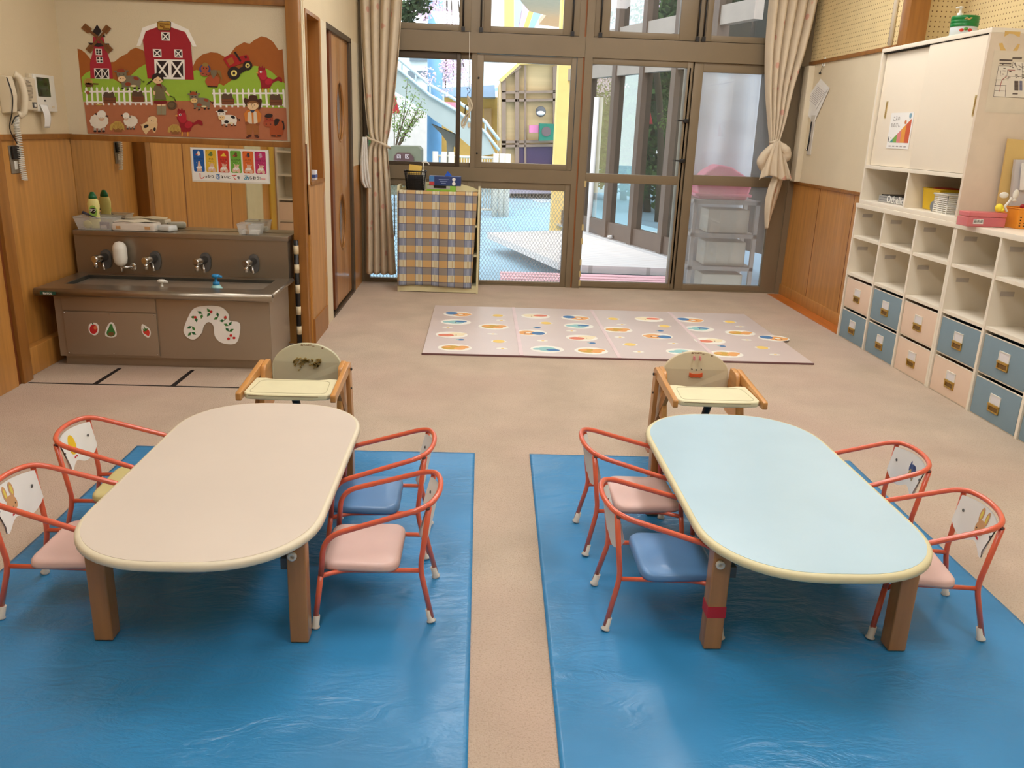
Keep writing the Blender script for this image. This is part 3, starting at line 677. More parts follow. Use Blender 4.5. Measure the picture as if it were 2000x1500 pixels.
# ------------------------------------------------------------------ tables
def stadium(x0, x1, y0, y1, z, n=2.6, N=72):
    cx, cy, a, b_ = (x0+x1)/2, (y0+y1)/2, (x1-x0)/2, (y1-y0)/2
    r = .265; pts = []
    for (sx, sy, a0) in ((1, -1, -PI/2), (1, 1, 0), (-1, 1, PI/2), (-1, -1, PI)):
        for k in range(13):
            t = a0+PI/2*k/12
            c, s_ = math.cos(t), math.sin(t)
            pts.append((cx+sx*(a-r)+r*math.copysign(abs(c)**.92, c), cy+sy*(b_-r*1.02)+r*1.02*math.copysign(abs(s_)**.92, s_), z))
    return pts
def table(x, y, top, edge, label, tape=False):
    t = empty('low_table', (x, y, TZ), label, 'table')
    hx, hy, zt = .304, .588, .322-TZ
    b = MB(); P = stadium(-hx, hx, -hy, hy, 0)
    prof = [(0, -.024), (.0, -.006), (-.004, -.0015), (-.011, 0)]
    rings = []
    for (off, dz) in [(-.006, -.0225), (0, -.018), (0, -.006), (-.004, -.0012), (-.010, 0)]:
        rings.append([b.bm.verts.new((p[0]*(1+off/hx), p[1]*(1+off/hy), zt+dz)) for p in P])
    for A, B in zip(rings, rings[1:]):
        for j in range(len(P)):
            f = b.bm.faces.new([A[j], A[(j+1) % len(P)], B[(j+1) % len(P)], B[j]]); f.smooth = True
    b.bm.faces.new(rings[0][::-1]); b.bm.faces.new(rings[-1])
    b.build('tabletop', edge, t)
    b = MB(); b.prism([(p[0]*(1-.0125/hx), p[1]*(1-.0125/hy), zt+.0002) for p in P], (0, 0, .0006)); b.build('laminate_surface', top, t)
    for (lx, ly, k) in ((-.272, -.423, 0), (.226, -.423, 1), (-.272, .375, 2), (.226, .375, 3)):
        lg = MB().box(lx, lx+.047, ly, ly+.047, 0, zt-.0228, None, .004).build('leg', M_BEECH, t)
        ky = ly-.001 if ly < 0 else ly+.048
        kb = MB(); kb.lathe([(.010, 0), (.0115, .002), (.0115, .009), (.009, .011), (.005, .011), (.005, .004)], seg=20); o = kb.build('bolt_cap', M_FOOT, lg)
        kx = lx+.016 if lx < 0 else lx+.016
        o.matrix_local = Matrix.Translation((kx, ky, zt-.062)) @ Matrix.Rotation(PI/2 if ly < 0 else -PI/2, 4, 'X')
        if tape and k == 0: bx('tape_band', (lx-.0008, lx+.0478, ly-.0008, ly+.0478, .094, .127), M_REDT, lg)
    for ly in (-.405, .375):
        b = MB(); P2 = [(-.225, ly, zt-.026), (.226, ly, zt-.026), (.226, ly, zt-.062), (.17, ly, zt-.058), (.12, ly, zt-.040), (-.12, ly, zt-.040), (-.17, ly, zt-.058), (-.225, ly, zt-.062)]
        b.prism(P2, (0, .018, 0)); b.build('end_rail', M_BEECHY, t)
    for lx in (-.212, .215):
        MB().tube([(lx, -.39, zt-.10), (lx, -.34, zt-.03)], .004).box(lx-.01, lx+.01, -.40, -.375, zt-.115, zt-.085).build('folding_bracket', M_DGREY, t)
    return t
T1 = table(-.6905, 2.3125, M_TOPW, M_EDGEW, 'beige oval low table on wooden legs on the left blue tarp')
T2 = table(.8885, 2.304, M_TOPB, M_EDGE, 'pale blue oval low table on wooden legs on the right blue tarp', tape=True)

# ------------------------------------------------------------------ small tubular chairs (local: faces +x)
def make_chair(seatm):
    c = empty('toddler_chair')
    r = .0076
    FL = lambda s: (.130, s*.143, .262)
    RL = lambda s: (-.138, s*.126, .343)
    pts = [(.140, .1465, .15), FL(1), RL(1), (-.166, .05, .350), (-.166, -.05, .350), RL(-1), FL(-1), (.140, -.1465, .15)]
    P = fillet(pts, [0, .05, .05, .06, .06, .05, .05, 0], 7)
    MB().tube(P, r, seg=14).build('arm_rail', M_TUBE, c)
    for s_ in (1, -1):
        lg = MB().tube([(.140, s_*.1465, .152), (.158, s_*.154, .012)], r, seg=14).build('leg', M_TUBE, c)
        foot(lg, (.158, s_*.154, 0), (.140-.158, s_*(.1465-.154), .14))
        kp = fillet([(-.141, s_*.116, .338), (-.118, s_*.103, .150), (-.150, s_*.119, .012)], [0, .03, 0], 6)
        lg = MB().tube(kp, r*.98, seg=14).build('leg', M_TUBE, c)
        foot(lg, (-.150, s_*.119, 0), (.032, s_*-.016, .14))
        MB().tube(fillet([(-.118, s_*.103, .146), (.09, s_*.108, .146), (.138, s_*.146, .150)], [0, .03, 0]), r*.85, seg=10).build('seat_bar', M_TUBE, c)
        ch = MB(); ch.sphere((-.138, s_*.118, .3365), .0079, M_CHIP, 1, 1, .45, 10); ch.build('paint_chip', M_CHIP, c)
    # seat: rounded trapezoid cushion
    b = MB(); prof = [(1.0, .152), (1.0, .158), (.99, .166), (.955, .171), (.88, .1735), (.5, .175), (.02, .1755)]
    out = []
    cor = [(.148, -.118, .035), (.148, .118, .035), (-.062, .130, .05), (-.062, -.130, .05)]
    base = []
    for k in range(4):
        a = Vector((*cor[k-1][:2], 0)); p = Vector((*cor[k][:2], 0)); d = Vector((*cor[(k+1) % 4][:2], 0)); rr = cor[k][2]
        p1 = p+(a-p).normalized()*rr; p2 = p+(d-p).normalized()*rr
        for j in range(9):
            t = j/8; base.append(p1*(1-t)**2+p*2*t*(1-t)+p2*t*t)
    cc = Vector((.043, 0, 0)); rings = []
    for (sc, z) in prof: rings.append([b.bm.verts.new((cc+(q-cc)*sc)+Vector((0, 0, z))) for q in base])
    for A, B in zip(rings, rings[1:]):
        for j in range(len(base)):
            f = b.bm.faces.new([A[j], A[(j+1) % len(base)], B[(j+1) % len(base)], B[j]]); f.smooth = True
    b.bm.faces.new(rings[0][::-1]); b.bm.faces.new(rings[-1]).smooth = True
    b.build('seat', seatm, c)
    # backrest board, bent along the rail
    def bp3(u, v, off=0):
        y = -.106+.212*u; x = -.136-.026*math.cos(PI*(u-.5))**.8*1 if abs(u-.5) < .5 else -.136
        zt = .330+.006*math.sin(PI*u); zb = .216+.014*math.sin(PI*u)+.008*math.cos(4*PI*u)+.030*abs(2*u-1)**10
        zz_ = zt+(zb-zt)*v
        return Vector((x+off+.02*v, y*(1-.10*v), zz_))
    b = MB(); b.grid(lambda u, v: bp3(u, v), 24, 8); b.grid(lambda u, v: bp3(u, v, .004), 24, 8)
    E = MB(); b.bm.verts.ensure_lookup_table()
    br = b.build('backrest', M_PAPER, c, recalc=False)
    for u_ in (.09, .91):
        q = bp3(u_, .38, .005); s_ = MB(); s_.sphere(tuple(q), .005, M_DGREY, .5, 1, 1, 10); s_.build('screw', M_DGREY, br)
    c['bp'] = 1
    return c, bp3
def foot(lg, p, d):
    d = Vector(d).normalized(); p = Vector(p)
    MB().tube([p, p+d*.003, p+d*.006, p+d*.036], [.0125, .0125, .0098, .0092], seg=14).build('rubber_foot', M_FOOT, lg)
def pic(bp3, parent, shapes, name='animal_print'):
    """shapes: (cu, cv, ru, rv, material, layer) ellipses in backrest coordinates; u across, v down"""
    b = MB()
    for (cu, cv, ru, rv, m_, ly) in shapes:
        P = [bp3(cu+ru*math.cos(a), cv+rv*math.sin(a), .0046+.0005*ly) for a in [2*PI*i/20 for i in range(20)]]
        b.prism(P, (.0004, 0, 0), m_)
    return b.build(name, shapes[0][4], parent)
BR, YL, RD_, DK = flat((206, 156, 108)), flat((226, 206, 92)), flat((190, 28, 40)), flat((40, 26, 20))
BUNNY = [(.5, .58, .115, .22, BR, 0), (.425, .24, .045, .21, BR, 0), (.575, .24, .045, .21, BR, 0), (.425, .24, .022, .13, YL, 1), (.575, .24, .022, .13, YL, 1),
         (.43, .62, .012, .02, DK, 1), (.57, .62, .012, .02, DK, 1), (.5, .69, .008, .012, DK, 1), (.465, .86, .038, .035, RD_, 1), (.535, .86, .038, .035, RD_, 1)]
CHICK = [(.5, .46, .11, .32, flat((240, 196, 30)), 0), (.46, .62, .008, .02, DK, 1), (.53, .62, .008, .02, DK, 1), (.495, .70, .012, .02, flat((226, 130, 30)), 1), (.47, .86, .025, .03, RD_, 1), (.53, .86, .025, .03, RD_, 1)]
BLUEB = [(.5, .40, .11, .12, flat((70, 90, 140)), 0), (.5, .60, .08, .14, flat((84, 102, 150)), 0), (.46, .55, .03, .10, flat((190, 160, 90)), 1), (.54, .35, .04, .07, flat((50, 66, 112)), 1), (.42, .36, .02, .16, flat((60, 80, 130)), 1), (.58, .62, .02, .12, flat((170, 150, 110)), 1)]
specs = [(-.256, 2.115, PI, M_SEATP, None, 'red tube toddler chair, pink seat, at the near right corner of the beige table'),
         (-.292, 2.462, PI+.02, M_SEATB, None, 'red tube toddler chair, blue seat, far right side of the beige table'),
         (-1.100, 2.106, 0, M_SEATP, BUNNY, 'red tube toddler chair with a bunny on its backrest, left of the beige table'),
         (-1.122, 2.512, .03, M_SEATY, CHICK, 'red tube toddler chair with a yellow chick on its backrest and a cream seat'),
         (.518, 2.086, 0, M_SEATB, None, 'red tube toddler chair, blue seat, near left corner of the pale blue table'),
         (.510, 2.505, .02, M_SEATP, None, 'red tube toddler chair, pink seat, far left side of the pale blue table'),
         (1.268, 2.076, PI-.12, M_SEATP, BUNNY, 'red tube toddler chair, bunny on its backrest, right of the pale blue table'),
         (1.262, 2.448, PI-.05, M_SEATB, BLUEB, 'red tube toddler chair, worn blue animal on its backrest, right of the blue table')]
proto = None
for (x, y, rz, sm, shp, lab) in specs:
    if proto is None:
        proto, BP3 = make_chair(M_SEATP); ch = proto; del ch['bp']
    else: ch = copy_tree(proto)
    ch.location = (x, y, TZ); ch.rotation_euler.z = rz
    tag(ch, lab, 'chair', 'red tube toddler chairs')
    chairs = globals().setdefault('CHS', []); chairs.append((ch, sm, shp))
for (ch, sm, shp) in CHS:
    for k in [o for o in COL.objects if o.parent == ch]:
        if k.name.startswith('seat') and 'bar' not in k.name and sm is not M_SEATP:
            k.data = k.data.copy(); k.data.materials[0] = sm
        if k.name.startswith('backrest') and shp: pic(BP3, k, shp)
o = MB().tube([(-1.345, 1.985, TZ+.002), (-1.36, 1.97, TZ+.003), (-1.352, 1.95, TZ+.002)], .006, seg=6).build('tape_scrap', mat('yellow_scrap', (206, 180, 40), .5))
tag(o, 'small yellow scrap on the left blue tarp near the picture edge', 'scrap')

# ------------------------------------------------------------------ low high chairs with trays
def highchair(x, y, bm_, label, face):
    c = empty('feeding_chair', (x, y, 0), label, 'feeding chair')
    # local: front (tray) towards -y
    def rr(pts, d, name, m_, rad=.012, ax=0):
        P = pts+pts[:1]
        Q = fillet([Vector(pts[-1]).lerp(Vector(pts[0]), .5)]+[Vector(p) for p in pts]+[Vector(pts[-1]).lerp(Vector(pts[0]), .5)], [rad]*(len(pts)+2), 4)[:-1]
        b = MB(); b.prism(Q, d, None, True); o = b.build(name, m_, c)
        bv = o.modifiers.new('b', 'BEVEL'); bv.width = .0025; bv.segments = 2; bv.limit_method = 'ANGLE'
        return o
    for s_ in (-1, 1):
        x0 = s_*.186; w_ = -s_*.020
        rr([(x0, -.135, .290), (x0, -.135, .322), (x0, .235, .352), (x0, .262, .335), (x0, .24, .310)], (w_, 0, 0), 'arm_rail', M_BEECHY, .008)
        xo = s_*.188
        rr([(xo, .20, .335), (xo, .25, .335), (xo+s_*.022, .180, 0), (xo+s_*.022, .135, 0)], (w_*.9, 0, 0), 'front_leg', M_BEECH, .004)
        xi = s_*.166
        rr([(xi, .07, .275), (xi, .12, .285), (xi+s_*.01, .36, 0), (xi+s_*.01, .31, 0)], (w_*.9, 0, 0), 'rear_leg', M_BEECH, .004)
        rr([(xi, .10, .15), (xi, .17, .345), (xi, .26, .352), (xi, .29, .15)], (w_, 0, 0), 'side_block', M_BEECHY, .018)
        b = MB(); b.sphere((s_*.192, .225, .322), .007, M_BLACK, .6, 1, 1, 10); b.build('bolt', M_BLACK, c)
        b = MB(); b.sphere((s_*.196, .19, .25), .005, M_BLACK, .6, 1, 1, 10); b.build('bolt', M_BLACK, c)
        rr([(s_*.212, .126, 0), (s_*.212, .126, .02), (s_*.212, .19, .02), (s_*.212, .19, 0)], (-s_*.022, 0, 0), 'foot_pad', mat('pink_foot', (206, 150, 126), .6), .004)
    # tray
    P = [(-.164, -.10), (-.15, -.122), (-.10, -.130), (0, -.134), (.10, -.130), (.15, -.122), (.164, -.10), (.164, .085), (.125, .088), (.085, .072), (-.085, .072), (-.125, .088), (-.164, .085)]
    b = MB(); Q = [(p[0], p[1], .296) for p in P]; b.prism(Q, (0, 0, .022), None); tr_ = b.build('tray', M_TRAY, c)
    bv = tr_.modifiers.new('b', 'BEVEL'); bv.width = .005; bv.segments = 3; bv.limit_method = 'ANGLE'
    g = MB(); R = fillet([(0, -.110, .3178), (.145, -.108, .3178), (.135, .055, .3178), (-.135, .055, .3178), (-.145, -.108, .3178), (0, -.110, .3178)], [0, .03, .03, .03, .03, 0], 6)[:-1]
    g.tube(R, .0014, closed=True, seg=6); g.build('tray_groove', mat('groove', (186, 176, 134), .6), tr_)
    wl_ = MB(); wl_.tube([(-.14, -.1265, .312), (-.05, -.1345, .3135), (.05, -.1345, .3135), (.12, -.1295, .312)], .0011, seg=5); wl_.build('worn_edge', mat('worn_brown', (140, 116, 76), .8), tr_)
    # backrest
    P = [(-.145, .262, .20), (.145, .262, .20)]+[(.145*math.cos(a), .262+.015*math.sin(a), .305+.108*math.sin(a)**.9) for a in [PI*i/24 for i in range(25)]]
    b = MB(); b.prism(P, (0, .018, 0), None); bk_ = b.build('backrest', bm_, c); bv = bk_.modifiers.new('b', 'BEVEL'); bv.width = .003; bv.segments = 2; bv.limit_method = 'ANGLE'
    def on(bx_, bz): return (bx_, .2605+.0*bz, bz)
    def yb(z): return .2615+ (.015*max(0, min(1, (z-.305)/.108)) if z > .305 else 0)
    b = MB()
    if face:
        pk = flat((222, 140, 140)); orr = flat((222, 92, 40))
        for sx in (-.013, .013):
            b.prism([(sx+.0035*math.cos(a), .258, .386+.010*math.sin(a)) for a in [2*PI*i/14 for i in range(14)]], (0, .018, 0), pk)
        for sx, zz_ in ((-.019, .338), (.022, .338), (0, .335)):
            b.prism([(sx+.002*math.cos(a), .2585, zz_+.003*math.sin(a)) for a in [2*PI*i/10 for i in range(10)]], (0, .01, 0), DK)
        Pm = [(-.028, .2585, .322), (-.014, .2585, .317), (0, .2585, .3165), (.014, .2585, .317), (.028, .2585, .322), (.029, .2585, .306), (.018, .2585, .300), (.012, .2585, .303), (0, .2585, .301), (-.012, .2585, .303), (-.018, .2585, .300), (-.029, .2585, .306)]
        b.prism(Pm, (0, .01, 0), orr)
        b.build('bunny_face_print', orr, bk_)
    else:
        wn = flat((150, 126, 66))
        rnd = random.Random(3)
        for k in range(90):
            t = rnd.uniform(-1, 1); cx = .058*t; top = .352-.0*abs(t); bot = .345-.045*(1-abs(abs(t)-.55)*1.5)
            cz = rnd.uniform(min(top, bot), top)
            if abs(t) < .25 and cz < .335: continue
            r_ = rnd.uniform(.002, .0055)
            b.prism([(cx+r_*rnd.uniform(.6, 1.2)*math.cos(a), .2572, cz+r_*.8*math.sin(a)*rnd.uniform(.7, 1.2)) for a in [2*PI*i/7 for i in range(7)]], (0, .012, 0), wn)
        b.build('worn_print', wn, bk_)
    e = MB(); rnd = random.Random(9)
    for k in range(22):
        a = PI/2+rnd.gauss(0, .22); rr_ = rnd.uniform(.90, .985); s2 = rnd.uniform(.002, .006)
        X = .145*math.cos(a)*rr_; Z = .305+.108*math.sin(a)**.9*rr_; Y = .2605+.0*Z
        e.prism([(X+s2*math.cos(q), .262+.015*math.sin(a)-.0012, Z+s2*.5*math.sin(q)) for q in [2*PI*i/7 for i in range(7)]], (0, .004, 0))
    e.build('edge_wear', mat('edge_wear', (138, 106, 76), .8), bk_)
    MB().box(-.144, .144, .10, .260, .095, .110, None, .003).build('seat', M_BEECHY, c)
    MB().tube(fillet([(0, .11, .112), (0, .05, .22), (0, -.0, .294)], [0, .02, 0]), .016, seg=8).build('crotch_strap', M_RUBBER, c)
    MB().box(-.166, .166, .300, .318, .06, .09, None, .003).build('stretcher', M_BEECH, c)
    return c
highchair(-.712, 3.135, M_HBACKG, 'wooden feeding chair with a worn bare patch on its backrest behind the beige table', False)
highchair(.950, 3.175, M_HBACKW, 'wooden feeding chair with a bunny face on its backrest behind the pale blue table', True)
# ------------------------------------------------------------------ steel sink
sk = empty('hand_wash_sink', (-1.7, 4.6, 0), 'long low stainless steel wash sink with four taps against the left wall', 'sink')
SX = 1.7; SY = -4.6
def sb(b, x0, x1, y0, y1, z0, z1, bev=0): b.box(x0+SX, x1+SX, y0+SY, y1+SY, z0, z1, None, bev); return b
b = MB()
z1 = .425
# rim frame with rolled front
sb(b, -2.30, -1.085, 4.36, 4.50, .405, z1); sb(b, -2.30, -1.085, 4.80, 4.86, .405, z1); sb(b, -2.30, -2.215, 4.5, 4.80, .405, z1); sb(b, -1.165, -1.085, 4.5, 4.80, .405, z1)
b.tube([(-2.30+SX, 4.362+SY, z1-.019), (-1.078+SX, 4.362+SY, z1-.019)], .021, seg=18)
b.tube([(-1.085+SX, 4.362+SY, z1-.010), (-1.085+SX, 4.86+SY, z1-.010)], .012, seg=12)
b.build('counter_rim', M_STEEL, sk)
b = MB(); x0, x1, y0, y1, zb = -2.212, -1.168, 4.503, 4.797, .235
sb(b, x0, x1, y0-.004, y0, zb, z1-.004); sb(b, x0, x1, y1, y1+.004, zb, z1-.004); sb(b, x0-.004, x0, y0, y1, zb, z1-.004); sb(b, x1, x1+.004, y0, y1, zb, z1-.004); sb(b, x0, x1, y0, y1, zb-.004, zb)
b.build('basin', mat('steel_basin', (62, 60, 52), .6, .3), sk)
b = MB(); sb(b, -2.30, -1.10, 4.85, 4.985, .415, .650); sb(b, -2.30, -1.095, 4.842, 4.99, .640, .667, .003)
b.build('splashback', M_STEEL, sk)
b = MB(); sb(b, -2.225, -1.105, 4.395, 4.84, .055, .404); sb(b, -2.215, -1.115, 4.43, 4.84, .0, .056); b.build('cabinet_body', M_STEELB, sk)
sb(MB(), -2.185, -1.70, 4.389, 4.396, .305, .398, .001).build('upper_left_panel', M_STEELB, sk)
lp = sb(MB(), -2.182, -1.70, 4.386, 4.396, .068, .300, .001).build('access_panel', M_STEELB, sk)
sb(MB(), -1.692, -1.108, 4.389, 4.396, .058, .398, .001).build('right_panel', M_STEELB, sk)
for (x, z) in ((-2.175, .292), (-1.94, .292), (-1.712, .292), (-2.175, .076), (-1.94, .076), (-1.712, .076)):
    q = MB(); q.sphere((x+SX, 4.385+SY, z), .0035, M_CHROME, seg=8); q.build('screw', M_CHROME, lp)
lb = sb(MB(), -2.262, -2.185, 4.3365, 4.342, .397, .413).build('maker_badge', mat('badge_green', (40, 84, 68), .4), sk)
text('badge_lettering', 'tanico', .019, M_PAPER, FACE_CAM(-2.2235+SX, 4.3362+SY, .405), lb, off=.0003)
for x in (-2.13, -1.853, -1.57, -1.295):
    z = .515; f = MB()
    pl = [(x+SX+.030*math.cos(a)*(1), 4.849+SY, z-.008+.055*math.copysign(abs(math.sin(a))**.7, math.sin(a))) for a in [2*PI*i/28 for i in range(28)]]
    f.prism(pl, (0, -.014, 0), None, True); fo = f.build('faucet', M_DGREY, sk)
    MB().tube([(x+SX, 4.84+SY, z+.008), (x-.024+SX, 4.75+SY, z+.004), (x-.026+SX, 4.745+SY, z+.004)], [.021, .021, .018], seg=20).build('faucet_body', M_CHROME, fo)
    MB().tube([(x-.022+SX, 4.758+SY, z-.01), (x-.022+SX, 4.758+SY, z-.045)], .011, seg=14).build('spout', M_CHROME, fo)
    MB().tube([(x-.002+SX, 4.80+SY, z-.012), (x+.014+SX, 4.775+SY, z-.058)], [.008, .006], seg=10).build('lever', M_CHROME, fo)
# tape-marked pipe strip between sink and post
pp = MB(); pp.tube([(-1.066, 4.913, 0), (-1.066, 4.913, .64)], .014, M_BLACK)
for z in (.08, .2, .33, .45, .56): pp.tube([(-1.066, 4.913, z), (-1.066, 4.913, z+.05)], .0148, mat('masking_tape', (214, 196, 160), .6))
tag(pp.build('drain_pipe'), 'thin black pipe wrapped in pale tape between the steel sink and post', 'pipe')
# soap holder on splashback, pumps in the basin
sd_ = empty('soap_dispenser', (-2.028, 4.85, .53), 'white wall soap dispenser on the steel splashback between the first two taps', 'soap dispenser')
b = MB(); b.lathe([(.006, -.052), (.022, -.046), (.034, -.03), (.038, -.005), (.038, .045), (.0375, .05), (.034, .066), (.022, .082), (.004, .088)], 0, -.055, seg=24); b.build('reservoir', M_PLASTW, sd_)
b = MB(); b.tube([(0, -.055, -.05), (0, -.055, -.085)], .007); b.build('nozzle', M_CHROME, sd_)
b = MB(); b.tube([(.0, -.055, -.058), (.03, -.03, -.062), (.045, -.002, -.062)], .008).sphere((.045, -.006, -.062), .020, None, 1, .35, 1.2); b.build('bracket', M_CHROME, sd_)
def pump(name, x, y, z0, hz, m1, m2, label):
    o = empty(name, (x, y, z0), label, 'soap bottle')
    b = MB(); b.lathe([(.030, 0), (.032, .006), (.032, hz-.075), (.022, hz-.06), (.016, hz-.055), (.016, hz-.045), (.012, hz-.042)], seg=20); b.build('bottle_body', m1, o)
    b = MB(); b.lathe([(.018, hz-.058), (.018, hz-.042), (.008, hz-.04), (.007, hz-.018), (.020, hz-.014), (.022, hz-.004), (.016, hz)], seg=18); b.tube([(0, 0, hz-.008), (.034, -.008, hz-.010)], [.009, .006]); b.build('pump_head', m2, o)
p = at(315, 546, 1, 4.56); pump('soap_bottle', p.x, 4.56, .235, p.z-.235, M_PLASTW, M_PLASTW, 'foam soap bottle with a white pump head standing in the sink basin')
p = at(421, 536, 1, 4.56); pump('soap_bottle', p.x, 4.56, .235, p.z-.235, mat('pale_teal', (160, 208, 204), .3), mat('pump_blue', (40, 140, 200), .35), 'foam soap bottle with a bright blue pump head standing in the sink basin')
# stickers on the front
YS = 4.3845
def stick(name, outline, label, cat, parts, smooth=True, y=YS, dz=0):
    def W(u, v, k): p = at(u/3.226, 350+v/3.226, 1, y-.0005*k); return tuple(p)
    b = MB(); P = catmull([W(u, v, 0) for u, v in outline], 4) if smooth else [W(u, v, 0) for u, v in outline]
    b.prism(P, (0, -.0004, 0), M_PAPER)
    for i_, (pts, m_, k, sm) in enumerate(parts):
        k = k+.05*i_
        P = catmull([W(u, v, k) for u, v in pts], 4) if sm else [W(u, v, k) for u, v in pts]
        b.prism(P, (0, -.0004, 0), m_)
    return tag(b.build(name), label, cat)
def EL(cx, cy, rx, ry, n=12, rot=0): return [(cx+rx*math.cos(a)*math.cos(rot)-ry*math.sin(a)*math.sin(rot), cy+rx*math.cos(a)*math.sin(rot)+ry*math.sin(a)*math.cos(rot)) for a in [2*PI*i/n for i in range(n)]]
RS, GS, GD = flat((196, 36, 34)), flat((58, 122, 52)), flat((34, 84, 40))
stick('fruit_sticker', [(566, 912), (600, 904), (622, 925), (620, 965), (598, 984), (566, 968), (558, 938)], 'white edged sticker of a red apple on the sink front', 'sticker', [(EL(590, 945, 25, 30), RS, 1, True), (EL(600, 935, 10, 12), flat((220, 120, 70)), 2, True), ([(584, 918), (578, 905), (583, 904), (590, 918)], GD, 2, False)])
stick('fruit_sticker', [(690, 905), (712, 905), (728, 935), (734, 985), (700, 997), (664, 985), (668, 945)], 'white edged sticker of a green pear on the sink front', 'sticker', [([(694, 915), (706, 915), (714, 940), (726, 965), (720, 985), (698, 992), (676, 982), (672, 962), (684, 940)], GS, 1, True), (EL(700, 975, 20, 12), flat((120, 84, 44)), 2, True)])
stick('fruit_sticker', [(896, 913), (915, 922), (940, 940), (950, 970), (940, 996), (918, 992), (896, 965), (890, 935)], 'white edged sticker of a red strawberry on the sink front', 'sticker', [([(905, 950), (925, 942), (942, 960), (938, 988), (920, 980), (902, 965)], flat((214, 60, 46)), 1, True), ([(898, 940), (912, 950), (905, 925), (920, 945), (932, 935), (925, 955), (908, 960)], GS, 2, False)])
vine = []
for k in range(9):
    t = k/8; a = PI*(1.05-1.10*t); cx, cy = 1325+120*math.cos(a), 925-85*math.sin(a)+(22 if t > .6 else 0)+(25 if t < .2 else 0)
    for j, (da, ln_) in enumerate(((.9, 34), (-.9, 34))):
        dx, dy = math.cos(a+PI/2+da), -math.sin(a+PI/2+da); nx_, ny_ = -dy*9, dx*9
        vine.append(([(cx, cy), (cx+dx*ln_*.5+nx_, cy+dy*ln_*.5+ny_), (cx+dx*ln_, cy+dy*ln_), (cx+dx*ln_*.5-nx_, cy+dy*ln_*.5-ny_)], GS if (k+j) % 2 else flat((30, 100, 52)), 1+j, False))
vine += [(EL(cx, cy, 9, 8), RS, 4, True) for cx, cy in ((1230, 870), (1330, 835), (1420, 870), (1455, 985), (1475, 1000), (1440, 1005))]
stick('leaf_garland_sticker', [(1160, 935), (1185, 870), (1225, 812), (1310, 796), (1395, 806), (1440, 850), (1445, 890), (1508, 905), (1510, 975), (1490, 1030), (1440, 1040), (1385, 1025), (1352, 985), (1345, 925), (1315, 900), (1285, 925), (1270, 970), (1225, 1010), (1180, 998), (1158, 965)], 'large white edged sticker of an arched green leaf garland on the sink', 'sticker', vine)
# black tape lines on the carpet
b = MB(); b.box(-2.24, -1.16, 4.068, 4.082, .0002, .0012)
tag(b.build('floor_tape', M_BLACKT), 'long thin black tape line on the carpet in front of the sink', 'tape')
for (x, lab) in ((-1.915, 'short black tape stripe on the carpet before the sink, left one'), (-1.53, 'short black tape stripe on the carpet before the sink, right one')):
    b = MB(); b.prism([(x-.012, 4.082, .0002), (x+.014, 4.082, .0002), (x+.016, 4.37, .0002), (x-.004, 4.37, .0002)], (0, 0, .001)); tag(b.build('floor_tape', M_BLACKT), lab, 'tape', 'short tape stripes')
# clutter on the ledge (z .667)
LZ = .668
def tray_box(name, x0, x1, y0, y1, z0, h, fl_, m_, label, cat='box'):
    o = empty(name, ((x0+x1)/2, (y0+y1)/2, z0), label, cat); a, c = (x1-x0)/2, (y1-y0)/2
    b = MB(); A = [(-a, -c, 0), (a, -c, 0), (a, c, 0), (-a, c, 0)]; B = [(-a-fl_, -c-fl_*.4, h), (a+fl_, -c-fl_*.4, h), (a+fl_, c+fl_*.4, h), (-a-fl_, c+fl_*.4, h)]
    va = [b.bm.verts.new(p) for p in A]; vb = [b.bm.verts.new(p) for p in B]; b.bm.faces.new(va[::-1])
    for k in range(4): b.bm.faces.new([va[k], va[(k+1) % 4], vb[(k+1) % 4], vb[k]])
    w_ = b.build('box_wall', m_, o); s_ = w_.modifiers.new('s', 'SOLIDIFY'); s_.thickness = .002
    b = MB(); b.tube(B, .004, closed=True, seg=8); b.build('rim', m_, o)
    return o
cbx = tray_box('clear_box', -2.275, -2.095, 4.865, 4.965, LZ, .070, .022, M_CLEARPL, 'clear plastic box holding cleaning things on the left end of the sink ledge')
bt = empty('cleanser_bottle', (-2.205, 4.925, LZ+.004), 'yellow cleanser bottle with a green cap and round black logo in the clear box', 'bottle')
b = MB(); b.lathe([(.026, 0), (.030, .004), (.031, .04), (.028, .085), (.033, .115), (.034, .135), (.028, .160), (.022, .168)], sy=.6, seg=24); bb = b.build('bottle_body', mat('pale_yellow_plastic', (238, 230, 148), .4), bt)
b = MB(); b.lathe([(.023, .166), (.023, .176), (.017, .192), (.013, .194), (.012, .202), (.002, .204)], sy=.7, seg=20); b.build('cap', mat('green_cap', (18, 104, 58), .35), bt)
def disc(c, rx, rz, th, m_, name, par):
    b = MB(); b.prism([(c[0]+rx*math.cos(a), c[1], c[2]+rz*math.sin(a)) for a in [2*PI*i/24 for i in range(24)]], (0, -th, 0)); return b.build(name, m_, par)
disc((.003, -.0195, .095), .022, .034, .001, mat('lime_label', (160, 204, 90), .5), 'label_patch', bb)
disc((.003, -.0205, .100), .0165, .0165, .001, M_BLACK, 'logo_disc', bb)
text('logo_lettering', 'ジフ', .019, M_PAPER, FACE_CAM(.003, -.022, .100), bb, off=.0008)
b = MB(); b.box(-.062, -.01, -.049, -.042, .006, .045); o = b.build('packet', mat('purple_print', (86, 72, 120), .5)); o.location = (-2.10, 4.93, LZ)
MB().box(-.058, -.024, -.0505, -.049, .008, .026).build('barcode_label', mat('bar_label', (216, 210, 210), .5), o)
tag(o, 'purple packet with a pale label inside the clear box on the sink ledge', 'packet')
